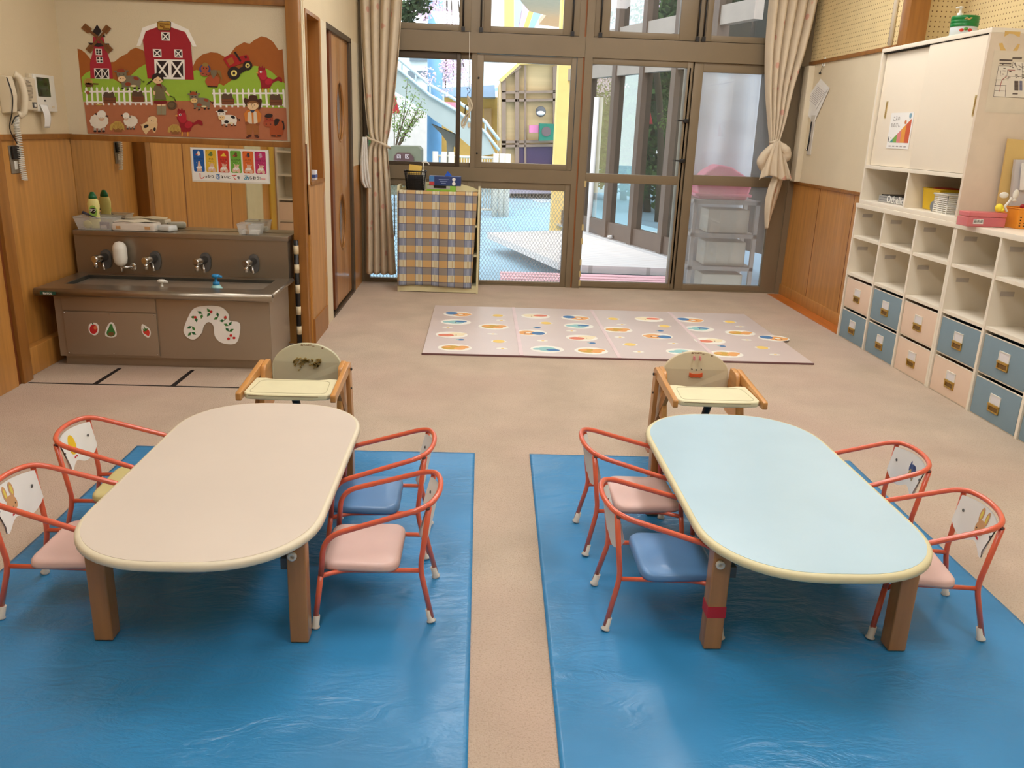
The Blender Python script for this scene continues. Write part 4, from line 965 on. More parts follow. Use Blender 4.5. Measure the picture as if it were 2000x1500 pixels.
b = MB(); b.tube([(0, 0, 0), (-.05, -.005, .022)], .004).tube([(-.048, -.005, .021), (-.078, -.008, .034)], [.006, .009]); o = b.build('brush', mat('navy_brush', (52, 52, 70), .5)); o.location = (-2.175, 4.895, LZ+.062)
tag(o, 'dark brush lying across the rim of the clear box by the cleanser bottle', 'brush')
o = MB().sphere((0, 0, .024), .024, None, 1, .8, 1, 14).build('sponge', mat('yellow_sponge', (206, 196, 96), .9)); o.location = (-2.235, 4.895, LZ+.003); tag(o, 'yellow sponge inside the clear box on the sink ledge', 'sponge')
# two wet tissue packs
wp = empty('tissue_pack', (-1.965, 4.92, LZ), 'white plastic pack of tissues lying on the steel ledge beside the clear box', 'pack')
b = MB(); b.box(-.125, .115, -.055, .05, 0, .045, None, .012); b.box(-.118, .11, -.05, .045, .043, .050, None, .003, Matrix.Rotation(.03, 4, 'Y')); o = b.build('pack_body', mat('foggy_wrap', (226, 218, 206), .3), wp)
tx2 = bpy.data.textures.new('wrap', 'CLOUDS'); tx2.noise_scale = .03; sm = o.modifiers.new('u', 'SUBSURF'); sm.subdivision_type = 'SIMPLE'; sm.levels = sm.render_levels = 3; dm = o.modifiers.new('d', 'DISPLACE'); dm.texture = tx2; dm.strength = .006
b = MB(); b.grid(lambda u, v: Vector((-.10+.20*u, -.052+.095*v, .052+.010*math.sin(PI*u)*math.sin(PI*v)+.003*math.sin(9*u+3*v))), 20, 10); o = b.build('paper_flap', mat('cream_paper', (232, 222, 198), .7), wp, recalc=False)
b = MB(); b.box(-.10, -.075, -.0575, -.056, .012, .028).box(.06, .09, -.0575, -.056, .012, .028); b.build('orange_print', mat('orange_print', (206, 160, 110), .5), wp)
o = MB().box(-.05, .05, -.035, .03, 0, .034, None, .012, Matrix.Rotation(-.5, 4, 'Z')).build('tissue_pack', mat('foggy_wrap2', (220, 224, 222), .3)); o.location = (-1.80, 4.925, LZ+.001)
tag(o, 'small crumpled white tissue pack at the right end of the larger one', 'pack')
b2 = tray_box('clear_box', -1.375, -1.265, 4.868, 4.96, LZ, .058, .012, M_CLEARPL, 'clear partitioned plastic box with paper near the right end of the sink ledge')
MB().box(-.002, .002, -.046, .046, .002, .056).build('partition', M_CLEARPL, b2)
o = MB().box(-.045, .045, -.04, .03, .003, .022, None, .002).build('paper_stack', M_PAPER); o.location = (-1.32, 4.914, LZ); tag(o, 'small stack of white paper inside the partitioned clear box', 'paper')
b = MB()
for k in range(3): b.tube([(-.012+.006*k, -.0535, .004), (-.014+.007*k, -.0555, .03), (-.012+.004*k, -.0535, .058), (-.0+.004*k, -.02, .061)], .0012, seg=5)
b.build('rubber_band', mat('tan_band', (190, 150, 100), .6), b2)

# ------------------------------------------------------------------ hand washing poster on the mirror
PM = at(372, 287, 1, 4.996); PQ = at(524, 358, 1, 4.996)
px0, px1, pz1, pz0 = PM.x+.004, PQ.x+.004, PM.z-.005, PQ.z+.004
po = empty('hand_washing_poster', (px0, 4.994, pz0), 'laminated hand washing poster with six coloured panels on the mirror', 'poster')
PW, PH = px1-px0, pz1-pz0
bx('laminate_sheet', (-.006, PW+.006, -.0006, .0012, -.008, PH+.004), mat('laminate_clear', (226, 224, 216), .2), po)
bx('poster_sheet', (0, PW, -.0016, -.0006, 0, PH), M_PAPER, po)
cols = [(24, 92, 170), (226, 184, 50), (204, 56, 40), (110, 172, 56), (222, 108, 40), (188, 44, 104)]
words = ['おねがい', 'かめ', 'おやま', 'おおかみ', 'バイク', 'つかまえた']
cw = PW/6.15
for k in range(6):
    x0 = .008+k*cw*1.0; x1 = x0+cw*.88
    b = MB(); r_ = .008; q = fillet([((x0+x1)/2, -.0018, .048), (x1, -.0018, .048), (x1, -.0018, PH-.007), (x0, -.0018, PH-.007), (x0, -.0018, .048), ((x0+x1)/2, -.0018, .048)], [0, r_, r_, r_, r_, 0], 4)[:-1]
    b.prism(q, (0, -.0004, 0)); pn = b.build('colour_panel', flat(cols[k]), po)
    cx = (x0+x1)/2
    text('panel_word', words[k], .0135 if len(words[k]) < 5 else .0125, DK, FACE_CAM(cx, -.0024, PH-.058), pn, .0002)
    text('panel_word', 'のポーズ', .008, DK, FACE_CAM(cx, -.0024, PH-.071), pn, .0002)
    text('panel_number', str(k+1), .011, DK, FACE_CAM(x0+.007, -.0024, PH-.015), pn, .0002)
    # little picture and hands
    b = MB(); y_ = -.0024
    def E3(a0, a1, rx, rz, m_, rot=0, k2=0): k2 = k2+.01*len(b.bm.faces)/14; b.prism([(a0+rx*math.cos(t)*math.cos(rot)-rz*math.sin(t)*math.sin(rot), y_-.0003*k2, a1+rx*math.cos(t)*math.sin(rot)+rz*math.sin(t)*math.cos(rot)) for t in [2*PI*i/12 for i in range(12)]], (0, -.0002, 0), m_)
    ic = [flat((240, 226, 214)), flat((96, 120, 60)), flat((238, 200, 60)), flat((110, 70, 36)), flat((60, 60, 66)), flat((200, 160, 180))][k]
    if k == 2: b.prism([(cx-.016, y_, PH-.040), (cx+.018, y_, PH-.040), (cx+.004, y_, PH-.020)], (0, -.0002, 0), ic)
    else:
        E3(cx, PH-.033, .011, .009, ic); E3(cx+.002, PH-.022, .007, .007, ic, 0, 1); E3(cx-.009, PH-.035, .006, .005, flat((190, 70, 60)) if k != 1 else ic, 0, 1)
    sk_ = flat((226, 190, 164)); wf = flat((242, 236, 230))
    if k == 0: b.prism([(cx-.014, y_, .050), (cx+.016, y_, .050), (cx+.004, y_, .108), (cx-.002, y_, .108)], (0, -.0002, 0), sk_)
    else:
        E3(cx-.008, .066, .012, .018, sk_, -.7); E3(cx+.010, .064, .011, .018, sk_, .6, 1)
        for j in range(4): E3(cx-.006+.006*j, .086, .0028, .013, sk_, .35-.2*j-.1*k, 2)
    for j in range(4): E3(cx-.010+.007*j, .070+.004*(j % 2), .006, .006, wf, 0, 3+j)
    E3(cx-.012, .100, .0018, .0018, M_PAPER, 0, 4); E3(cx+.015, .108, .0014, .0014, M_PAPER, 0, 4)
    b.build('panel_picture', sk_, pn)
xx = .030
for s_, sz, c_ in [('し', .036, (214, 50, 40)), ('っかり', .019, (40, 30, 30)), (' ', .01, (0, 0, 0)), ('き', .034, (30, 110, 180)), ('れいに', .019, (40, 30, 30)), (' ', .01, (0, 0, 0)), ('て', .034, (214, 50, 40)), ('を', .019, (40, 30, 30)), ('  ', .022, (0, 0, 0)), ('あ', .034, (40, 140, 170)), ('らおう!', .020, (40, 30, 30))]:
    if s_.strip():
        text('slogan', s_, sz, flat(c_), FACE_CAM(xx, -.0019, .022), po, .0002, 'LEFT', off=.0006)
    xx += (len(s_) if s_.strip() else 1.0)*sz*.92
bx('red_imprint', (PW-.045, PW-.018, -.002, -.0016, .018, .021), flat((206, 60, 50)), po)

# ------------------------------------------------------------------ farm collage (cut paper on the wall)
fc = empty('farm_collage', (0, 0, 0), 'large cut paper farm scene with a red barn on the wall above the mirror', 'wall picture')
ORG = {'A': (150, 30), 'B': (350, 30)}
class Cut:
    def __init__(s, org, base): s.o = ORG[org]; s.b = MB(); s.base = base
    def w(s, u, v, k): return tuple(at(s.o[0]+u/6, s.o[1]+v/6, 1, YF-.0012-.0008*(s.base+k)))
    def p(s, pts, c, k=0, sm=False):
        m_ = c if not isinstance(c, tuple) else flat(c)
        P = [s.w(u, v, k) for u, v in pts]
        if sm: P = catmull(P, 4)
        s.n = getattr(s, 'n', 0)+1; P = [(q[0], q[1]-.00003*s.n, q[2]) for q in P]
        s.b.prism(P, (0, -.0006, 0), m_); return s
    def e(s, cx, cy, rx, ry, c, k=0, rot=0): return s.p(EL(cx, cy, rx, ry, 18, rot), c, k)
    def l(s, x0, y0, x1, y1, w_, c, k=0):
        d = Vector((x1-x0, y1-y0)); n_ = Vector((-d.y, d.x)).normalized()*w_/2
        return s.p([(x0+n_.x, y0+n_.y), (x1+n_.x, y1+n_.y), (x1-n_.x, y1-n_.y), (x0-n_.x, y0-n_.y)], c, k)
    def done(s, name): return s.b.build(name, None, fc)
HILL, GRS, EARTH, CRIM, WHT, BLK = (168, 94, 32), (156, 192, 60), (182, 112, 76), (166, 30, 44), (250, 246, 238), (40, 26, 24)
o_ = 1200
c = Cut('A', 0)   # one sheet spanning both crops; B coordinates shifted by 1200
hill = [(8, 390), (50, 402), (100, 440), (160, 510), (240, 560), (440, 545), (520, 480), (590, 450), (630, 405), (690, 378), (770, 405), (850, 470), (1000, 560), (1360, 600), (1400, 520), (1470, 460), (1570, 432), (1650, 440), (1740, 490), (1800, 450), (1860, 370), (1960, 315), (2025, 335), (2080, 290), (2160, 245), (2230, 260), (2300, 310), (2365, 408), (2412, 396), (2440, 850), (2440, 900), (60, 900)]
c.p(hill, HILL).done('hills')
c = Cut('A', 1); c.p([(55, 730), (100, 680), (160, 650), (300, 690), (430, 745), (520, 800), (640, 700), (720, 620), (800, 575), (900, 580), (1350, 660), (1400, 640), (1480, 655), (1560, 740), (1655, 790), (1720, 825), (1800, 770), (1900, 690), (2000, 630), (2080, 590), (2180, 605), (2270, 650), (2360, 730), (2440, 800), (2445, 1090), (75, 1010)], GRS, 0).done('green_hills')
c = Cut('A', 2); c.p([(85, 1020), (1000, 1005), (1400, 1000), (1600, 1010), (1650, 1055), (2455, 1090), (2470, 1468), (130, 1385)], EARTH).done('earth_ground')
# barn
c = Cut('A', 3); c.p([(830, 740), (775, 290), (810, 185), (1020, 95), (1270, 195), (1335, 320), (1373, 755)], CRIM)
c.p([(700, 358), (770, 145), (940, 85), (1020, 62), (1110, 75), (1310, 165), (1405, 365), (1360, 368), (1270, 195), (1020, 110), (808, 185), (745, 360)], WHT, 1).done('barn')
def xwin(c, x0, y0, x1, y1, k=2, f=14):
    c.p([(x0, y0), (x1, y0+2), (x1+4, y1), (x0+8, y1-4)], WHT, k); c.p([(x0+f, y0+f*.8), (x1-f*.8, y0+f*.8), (x1-f*.6, y1-f), (x0+f*1.2, y1-f)], BLK, k+1)
    c.l(x0+f*.8, y0+f*.8, x1-f*.8, y1-f*.8, f*.9, WHT, k+2); c.l(x1-f*.8, y0+f*.8, x0+f, y1-f*.8, f*.9, WHT, k+2)
for q_ in ((988, 196, 1088, 298), (890, 395, 990, 490), (1140, 398, 1236, 497)): c = Cut('A', 3); xwin(c, *q_); c.done('barn_window')
c = Cut('A', 3); xwin(c, 908, 515, 1090, 748, f=24); xwin(c, 1085, 518, 1262, 752, f=24); c.done('barn_door')
c = Cut('A', 6); c.p([(940, 80), (960, 68), (1090, 68), (1106, 84), (1102, 165), (1085, 178), (965, 174), (945, 158)], (92, 60, 20)); c.p([(948, 84), (962, 76), (1086, 76), (1098, 88), (1095, 162), (1080, 170), (968, 166), (952, 155)], (196, 152, 62), 1); pl = c.done('barn_sign')
for s_, u, v in (('Community', 1020, 98), ('Barn', 1000, 126), ('House', 1050, 152)):
    q = at(150+u/6, 30+v/6, 1, YF-.0105); text('sign_lettering', s_, .013, flat((110, 50, 14)), FACE_CAM(q.x, q.y, q.z), pl, .0002, off=.0002)
# windmill
c = Cut('A', 3); c.p([(160, 740), (155, 560), (190, 420), (190, 250), (310, 250), (345, 400), (400, 560), (425, 745)], (176, 38, 56)); c.p([(180, 200), (238, 105), (288, 185), (245, 252)], BLK, 1); c.p([(130, 320), (380, 330), (380, 355), (320, 360), (250, 370), (190, 360), (160, 345)], BLK, 1); c.p([(300, 250), (320, 222), (335, 250)], BLK, 1)
c.done('windmill_tower')
c = Cut('A', 5)
for (x0, y0, x1, y1) in ((75, 120, 240, 255), (375, 130, 260, 270), (130, 420, 235, 300), (400, 425, 270, 290)):
    c.l(x0, y0, (x0+x1)/2+ (x0-x1)*.02, (y0+y1)/2, 76, (132, 84, 40)); c.l(x0, y0, x1, y1, 30, (120, 74, 34), 1)
c.e(250, 280, 22, 20, (120, 74, 34), 2).done('windmill_sails')
c = Cut('A', 4)
for (x0, y0, x1, y1) in ((215, 390, 292, 468), (228, 484, 305, 560)):
    c.p([(x0, y0), (x1, y0+3), (x1+4, y1), (x0+7, y1-4)], WHT, 0); c.p([(x0+10, y0+8), (x1-8, y0+10), (x1-5, y1-10), (x0+15, y1-12)], BLK, 1); c.l((x0+x1)/2+2, y0, (x0+x1)/2+4, y1, 9, WHT, 2); c.l(x0, (y0+y1)/2, x1, (y0+y1)/2, 9, WHT, 2)
xwin(c, 203, 620, 295, 745, 0, 10); xwin(c, 290, 622, 378, 746, 0, 10); c.done('windmill_windows')
# fences
def fence(org, x0, x1, y0, y1, n, par):
    c = Cut(org, 4); c.l(x0-20, y0+50, x1+10, y0+48, 20, WHT, 0); c.l(x0-5, y1-35, x1, y1-30, 20, WHT, 0)
    for k in range(n):
        x = x0+(x1-x0)*k/(n-1); c.p([(x-12, y0+10), (x, y0-10), (x+12, y0+10), (x+26, y1), (x+4, y1)], WHT, 1)
    c.done('white_fence')
fence('A', 110, 865, 845, 1052, 13, fc); fence('B', 405, 1220, 865, 1078, 13, fc)
# crates, hay, animals
def crate(org, x, y):
    c = Cut(org, 6); c.p([(x-75, y-10), (x+75, y-5), (x+75, y+65), (x-70, y+65)], (124, 70, 40)); c.l(x-70, y+28, x+73, y+30, 4, (80, 44, 26), 1); c.p([(x-65, y-5), (x-60, y-60), (x-20, y-65), (x, y-50), (x+40, y-68), (x+60, y-15), (x+62, y)], (92, 70, 52), 1, True); c.done('crate')
for a in (('A', 383, 965), ('A', 718, 950), ('B', 570, 982), ('B', 1133, 990)): crate(*a)
def hay(org, x, y, s_=1):
    c = Cut(org, 6); c.p([(x-50*s_, y+25*s_), (x+60*s_, y+30*s_), (x+55*s_, y+70*s_), (x-35*s_, y+66*s_)], (150, 100, 56))
    c.p([(x-90*s_, y+40*s_), (x-80*s_, y-20*s_), (x-20*s_, y-60*s_), (x+40*s_, y-55*s_), (x+80*s_, y-10*s_), (x+85*s_, y+50*s_), (x+60*s_, y+30*s_), (x+40*s_, y+40*s_), (x+10*s_, y+20*s_), (x-20*s_, y+40*s_), (x-50*s_, y+20*s_), (x-60*s_, y+50*s_)], (200, 166, 84), 1)
    for k in range(7): c.l(x-60*s_+20*k*s_, y+30*s_, x-30*s_+11*k*s_, y-45*s_, 4*s_, (160, 126, 50), 2)
    c.done('hay_bale')
hay('A', 475, 1300); hay('A', 1145, 1330, .9); hay('A', 135, 770, .6)
c = Cut('A', 6); c.p([(90, 790), (190, 795), (195, 835), (110, 840)], (110, 62, 36)); c.l(190, 800, 255, 805, 14, (110, 62, 36)); c.done('handcart')
def sheep(x, y, s_, hx, hy):
    c = Cut('A', 6)
    for dx in (-50, 0, 50): c.p([(x+(dx-14)*s_, y+60*s_), (x+(dx+16)*s_, y+60*s_), (x+(dx+16)*s_, y+122*s_), (x+(dx-12)*s_, y+122*s_)], (196, 186, 170)); c.e(x+(dx+2)*s_, y+120*s_, 18*s_, 12*s_, BLK, 1)
    P = []
    for i in range(22): a = 2*PI*i/22; r = 1+.08*(i % 2); P.append((x+105*s_*r*math.cos(a), y+85*s_*r*math.sin(a)))
    c.p(P, (236, 228, 212), 2, True); c.e(hx, hy-40*s_, 52*s_, 48*s_, (244, 238, 226), 4); c.e(hx, hy, 36*s_, 36*s_, (220, 184, 156), 3); c.e(hx-8*s_, hy-4*s_, 4, 5, BLK, 4); c.e(hx+14*s_, hy-2*s_, 4, 5, BLK, 4); c.e(hx-62*s_, hy-42*s_, 20*s_, 9*s_, BLK, 3, .5); c.e(hx+60*s_, hy-20*s_, 20*s_, 8*s_, BLK, 3); c.done('sheep')
sheep(262, 1238, 1.0, 290, 1200); sheep(632, 1240, .75, 578, 1205)
# spotted pig
c = Cut('A', 6); c.p([(760, 1300), (745, 1280), (770, 1275), (840, 1240), (930, 1245), (945, 1290), (920, 1370), (895, 1365), (880, 1330), (840, 1360), (815, 1392), (795, 1380), (765, 1330)], (232, 200, 150), 0, True); c.e(885, 1225, 58, 46, (236, 206, 160), 1); c.p([(850, 1190), (840, 1175), (880, 1180)], (120, 90, 60), 2); c.p([(905, 1205), (940, 1215), (915, 1235)], (240, 210, 150), 2); c.e(812, 1300, 30, 18, BLK, 1, -.4); c.e(912, 1335, 14, 22, BLK, 1); c.e(875, 1232, 4, 4, BLK, 2); c.e(900, 1240, 4, 4, BLK, 2); c.done('pig')
# grey cows
def cow(org, x, y, body, patch, muz, flip=1, s_=1, horn=False):
    c = Cut(org, 6)
    for dx, dy in ((30, 120), (90, 135), (170, 125), (220, 125)):
        c.p([(x+(dx)*s_, y+60*s_), (x+(dx+26)*s_, y+60*s_), (x+(dx+22)*s_, y+dy*s_), (x+(dx-4)*s_, y+dy*s_)], body, 0); c.e(x+(dx+8)*s_, y+dy*s_, 16*s_, 8*s_, BLK, 1)
    c.p([(x+20*s_, y-10*s_), (x+120*s_, y-30*s_), (x+220*s_, y-15*s_), (x+250*s_, y+40*s_), (x+235*s_, y+90*s_), (x+120*s_, y+100*s_), (x+40*s_, y+95*s_)], body, 1, True)
    c.e(x+195*s_, y+5*s_, 34*s_, 20*s_, patch, 2, .4); c.e(x+100*s_, y+70*s_, 34*s_, 22*s_, patch, 2); c.e(x+165*s_, y+92*s_, 36*s_, 12*s_, (236, 220, 170), 2)
    c.p([(x-25*s_, y-90*s_), (x+25*s_, y-105*s_), (x+75*s_, y-88*s_), (x+80*s_, y-20*s_), (x+20*s_, y+20*s_), (x-25*s_, y-20*s_)], body, 3, True)
    c.p([(x-30*s_, y-75*s_), (x-10*s_, y-108*s_), (x+40*s_, y-110*s_), (x+66*s_, y-75*s_), (x+20*s_, y-66*s_)], patch, 4, True)
    c.e(x+28*s_, y+10*s_, 48*s_, 34*s_, muz, 4); c.e(x+12*s_, y+6*s_, 6, 4, BLK, 5); c.e(x+44*s_, y+6*s_, 6, 4, BLK, 5); c.e(x+2*s_, y-45*s_, 6, 7, BLK, 5); c.e(x+52*s_, y-45*s_, 6, 7, BLK, 5)
    c.e(x-42*s_, y-78*s_, 20*s_, 9*s_, body, 3); c.e(x+92*s_, y-84*s_, 20*s_, 9*s_, body, 3)
    c.l(x+245*s_, y+10*s_, x+285*s_, y+50*s_, 5, BLK, 1); c.e(x+287*s_, y+42*s_, 7, 12, BLK, 2)
    if horn: c.l(x-15*s_, y-90*s_, x-20*s_, y-125*s_, 12, BLK, 5); c.l(x+58*s_, y-90*s_, x+64*s_, y-120*s_, 12, BLK, 5)
    c.done('cow')
cow('A', 500, 735, (128, 118, 96), (150, 62, 34), (240, 206, 160)); cow('B', 150, 990, (132, 120, 98), (160, 74, 42), (232, 196, 130), s_=.85, horn=True)
cow('B', 475, 1190, (240, 234, 222), (30, 24, 24), (240, 206, 150), s_=.80)
# brown horses
c = Cut('B', 6); c.e(390, 770, 85, 68, (176, 84, 48)); c.p([(318, 770), (455, 740), (455, 835), (335, 832)], (176, 84, 48), 0); c.l(330, 832, 450, 838, 12, BLK, 1); c.p([(365, 640), (440, 640), (440, 690), (400, 745), (372, 690)], (124, 110, 84), 1); c.p([(440, 650), (480, 650), (500, 720), (500, 760), (470, 700)], (140, 110, 56), 1, True); c.e(302, 632, 66, 62, (64, 78, 128), 2); c.e(302, 622, 48, 40, (176, 84, 48), 3); c.e(300, 682, 54, 32, (170, 84, 54), 3); c.p([(270, 580), (300, 552), (345, 575), (330, 598), (290, 598)], (156, 124, 60), 4, True); c.e(285, 618, 6, 7, BLK, 4); c.e(322, 622, 6, 7, BLK, 4); c.e(280, 684, 8, 5, BLK, 4); c.e(322, 692, 8, 5, BLK, 4); c.done('horse')
c = Cut('B', 6); c.p([(1060, 1260), (1120, 1220), (1200, 1225), (1232, 1290), (1200, 1415), (1080, 1415), (1060, 1330)], (170, 80, 36), 0, True); c.l(1080, 1412, 1130, 1414, 14, BLK, 1); c.l(1148, 1412, 1196, 1414, 14, BLK, 1); c.p([(1120, 1218), (1175, 1218), (1150, 1280), (1118, 1290)], BLK, 1, True); c.p([(1200, 1240), (1225, 1245), (1235, 1330), (1212, 1340), (1220, 1290)], BLK, 1, True); c.e(1050, 1210, 50, 60, (164, 72, 36), 2); c.e(1045, 1265, 60, 40, (176, 84, 50), 3); c.l(990, 1240, 1105, 1236, 12, (160, 40, 40), 4); c.p([(1000, 1180), (1040, 1150), (1095, 1165), (1080, 1195), (1030, 1200)], BLK, 4, True); c.e(1022, 1275, 8, 5, BLK, 5); c.e(1072, 1275, 8, 5, BLK, 5); c.e(1030, 1215, 5, 6, BLK, 5); c.e(1068, 1215, 5, 6, BLK, 5); c.done('horse')
# red roosters
def rooster(org, x, y, s_):
    c = Cut(org, 6); R1, R2 = (186, 34, 52), (150, 20, 34); X = lambda a: x+a*s_; Y = lambda a: y+a*s_
    c.p([(X(-40), Y(-80)), (X(-45), Y(-30)), (X(-20), Y(20)), (X(-5), Y(80)), (X(0), Y(130)), (X(40), Y(120)), (X(95), Y(120)), (X(130), Y(60)), (X(190), Y(30)), (X(240), Y(50)), (X(235), Y(0)), (X(190), Y(-15)), (X(140), Y(15)), (X(60), Y(-20)), (X(50), Y(-90)), (X(0), Y(-115))], R2, 0, True)
    c.p([(X(-40), Y(-90)), (X(0), Y(-115)), (X(50), Y(-90)), (X(60), Y(0)), (X(10), Y(20)), (X(-25), Y(-20))], R1, 1, True); c.e(X(85), Y(40), 46*s_, 36*s_, R1, 2, -.5)
    c.p([(X(-35), Y(-95)), (X(-30), Y(-140)), (X(-5), Y(-125)), (X(10), Y(-145)), (X(25), Y(-120)), (X(40), Y(-125)), (X(40), Y(-95))], R2, 2, True)
    c.p([(X(-40), Y(-75)), (X(-68), Y(-62)), (X(-38), Y(-52))], (232, 170, 80), 2); c.e(X(-8), Y(-72), 13*s_, 14*s_, (246, 244, 240), 3); c.e(X(-5), Y(-70), 6*s_, 7*s_, BLK, 4)
    c.l(X(15), Y(120), X(12), Y(165), 14*s_, (230, 160, 60), 0); c.l(X(80), Y(120), X(78), Y(168), 14*s_, (230, 160, 60), 0); c.done('rooster')
rooster('B', 965, 735, 1.0); c_ = rooster('B', 20, 1240, 1.05)
# tractor
c = Cut('B', 6); c.p([(515, 515), (540, 485), (620, 452), (650, 470), (670, 500), (700, 485), (790, 460), (812, 480), (840, 560), (800, 560), (740, 560), (640, 600), (580, 615)], (172, 26, 30)); c.p([(552, 520), (620, 486), (648, 555), (592, 590)], HILL, 1); c.p([(640, 430), (662, 425), (730, 530), (715, 548)], BLK, 1); c.l(650, 690, 800, 600, 60, BLK, 1); c.p([(762, 478), (790, 476), (796, 500), (770, 504)], (80, 12, 14), 1)
for (x, y, r) in ((642, 678, 76), (802, 588, 56)): c.e(x, y, r, r, BLK, 2); c.e(x, y, r*.48, r*.48, (244, 226, 130), 3); c.e(x, y, r*.2, r*.24, BLK, 4)
c.done('tractor')
# girl with a basket
c = Cut('A', 7); c.p([(905, 1000), (1050, 1000), (1060, 1030), (980, 1045), (905, 1030)], (130, 26, 30)); c.p([(945, 1040), (985, 1040), (985, 1065), (945, 1065)], (240, 206, 160), 0); c.p([(995, 1040), (1040, 1040), (1040, 1065), (995, 1065)], (240, 206, 160), 0); c.p([(935, 1060), (990, 1060), (990, 1165), (940, 1165)], (150, 140, 112), 1); c.p([(993, 1060), (1048, 1060), (1045, 1168), (993, 1165)], (150, 140, 112), 1)
c.p([(890, 870), (915, 820), (990, 800), (1050, 850), (1045, 890), (1020, 885), (1050, 990), (905, 985), (930, 880), (915, 895)], (116, 106, 76), 2); c.l(905, 880, 910, 930, 20, (240, 206, 160), 1); c.l(1035, 880, 1085, 940, 20, (240, 206, 160), 1); c.p([(930, 800), (985, 800), (1000, 860), (975, 830), (935, 818)], (120, 16, 24), 3)
c.e(950, 740, 66, 62, (244, 210, 160), 4); c.p([(880, 760), (885, 700), (940, 672), (1000, 690), (1018, 740), (1012, 775), (985, 735), (950, 715), (905, 745), (850, 800), (815, 815), (840, 780)], BLK, 5); c.e(928, 757, 5, 6, BLK, 6); c.e(974, 765, 5, 6, BLK, 6); c.e(948, 783, 6, 3, (200, 90, 80), 6)
c.e(1115, 1055, 55, 50, (92, 72, 48), 2); c.e(1112, 1050, 36, 32, (116, 92, 62), 3); c.l(1090, 945, 1140, 960, 8, BLK, 3); c.l(1140, 960, 1160, 1010, 8, BLK, 3); c.done('girl_figure')
# farm hand in a brown hat
c = Cut('B', 7); c.p([(785, 1270), (935, 1270), (930, 1400), (880, 1400), (862, 1300), (850, 1400), (790, 1400)], (164, 102, 52)); c.p([(780, 1430), (820, 1395), (850, 1400), (848, 1420), (800, 1440)], (84, 40, 24), 1); c.p([(880, 1400), (915, 1395), (940, 1425), (925, 1440), (885, 1420)], (84, 40, 24), 1)
c.p([(760, 1150), (800, 1105), (920, 1105), (965, 1160), (950, 1250), (920, 1260), (800, 1260), (775, 1245)], (214, 128, 46), 1); c.p([(805, 1140), (845, 1120), (855, 1270), (800, 1265)], (228, 214, 190), 2); c.p([(870, 1120), (905, 1130), (920, 1265), (875, 1270)], (228, 214, 190), 2); c.e(795, 1265, 22, 18, (150, 84, 44), 3); c.e(920, 1275, 22, 18, (150, 84, 44), 3); c.p([(830, 1110), (890, 1110), (870, 1140), (845, 1138)], (50, 66, 92), 3)
c.e(862, 1055, 68, 56, (240, 206, 160), 3); c.p([(800, 1040), (820, 1000), (920, 1000), (930, 1050), (900, 1025), (860, 1035), (825, 1030)], (140, 92, 50), 4, True); c.p([(755, 990), (775, 965), (810, 985), (822, 945), (865, 935), (910, 945), (920, 985), (955, 975), (970, 1010), (950, 1090), (925, 1100), (935, 1030), (860, 1000), (795, 1025), (800, 1060), (775, 1040)], (74, 38, 22), 5, True); c.e(848, 1050, 4, 5, BLK, 5); c.e(880, 1052, 4, 5, BLK, 5); c.e(863, 1075, 5, 4, BLK, 5); c.done('farmer_figure')
c = Cut('A', 7); c.p([(105, 900), (130, 885), (150, 905), (130, 930)], (160, 90, 60), 0, True); c.p([(225, 1050), (240, 1035), (300, 1040), (280, 1055)], (214, 184, 100), 0, True); c.done('paper_leaves')

# ------------------------------------------------------------------ telephone, intercom and monitor on the left wall
WX = XL+.001
def L_(u, v): p = at(u, v, 0, XL+.03); return p.y, p.z
ph = empty('telephone', (XL, 0, 0), 'cream wall telephone with a handset and coiled cord on the left wall', 'telephone')
ya, za = L_(8, 135); yb_, zb_ = L_(50, 228)
y0, y1, z0, z1_ = 4.33, 4.455, 1.285, 1.462
b = MB(); b.prism([(0, y0, z0), (.045, y0, z0+.006), (.058, y0, (z0+z1_)/2), (.045, y0, z1_-.004), (0, y0, z1_)], (0, .060, 0)); bo = b.build('base', M_IVORY, ph); bv = bo.modifiers.new('b', 'BEVEL'); bv.width = .006; bv.segments = 3
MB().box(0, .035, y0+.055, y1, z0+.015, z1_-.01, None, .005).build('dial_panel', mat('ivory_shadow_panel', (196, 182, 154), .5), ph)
P = catmull([(.040, y0+.080, z1_+.008), (.062, y0+.092, z1_-.012), (.072, y0+.096, (z0+z1_)/2), (.062, y0+.090, z0+.012), (.040, y0+.078, z0-.006)], 6, False)
MB().tube(P, [.017, .019, .020]+[.0165]*(len(P)-6)+[.020, .019, .017], seg=14).build('handset', M_IVORY, ph)
cc = MB(); pts = []
path = catmull([(.04, 4.40, 1.275), (.035, 4.385, 1.235), (.03, 4.40, 1.18), (.03, 4.40, 1.10), (.028, 4.405, 1.03), (.025, 4.415, .965)], 12, False)
N = 620
for i in range(N):
    t = i/(N-1)*(len(path)-1); k = min(int(t), len(path)-2); p = path[k].lerp(path[k+1], t-k); a = i*2*PI/18
    r = .003+.012*min(1, i/90)
    pts.append((p.x+r*.8*math.cos(a), p.y+r*math.sin(a), p.z))
cc.tube(pts, .0026, seg=5); cc.build('coiled_cord', M_PLASTW, ph)
pc = MB(); pc.tube(catmull([(.046, y0+.004, z1_-.01), (.062, y0+.002, z1_-.09), (.05, y0+.004, z0+.01), (.02, y0+.02, z0-.07), (.03, y0+.05, z0-.14)], 6, False), .0028, seg=6); pc.tube(catmull([(.05, 4.40, 1.278), (.04, 4.375, 1.27), (.03, 4.355, 1.235), (.04, 4.35, 1.25)], 6, False), .0028, seg=6); pc.build('black_cord', M_BLACK, ph)
sw = empty('wall_switch', (XL, 0, 0), 'steel wall plate with a white switch on the left oak panel under the telephone', 'switch')
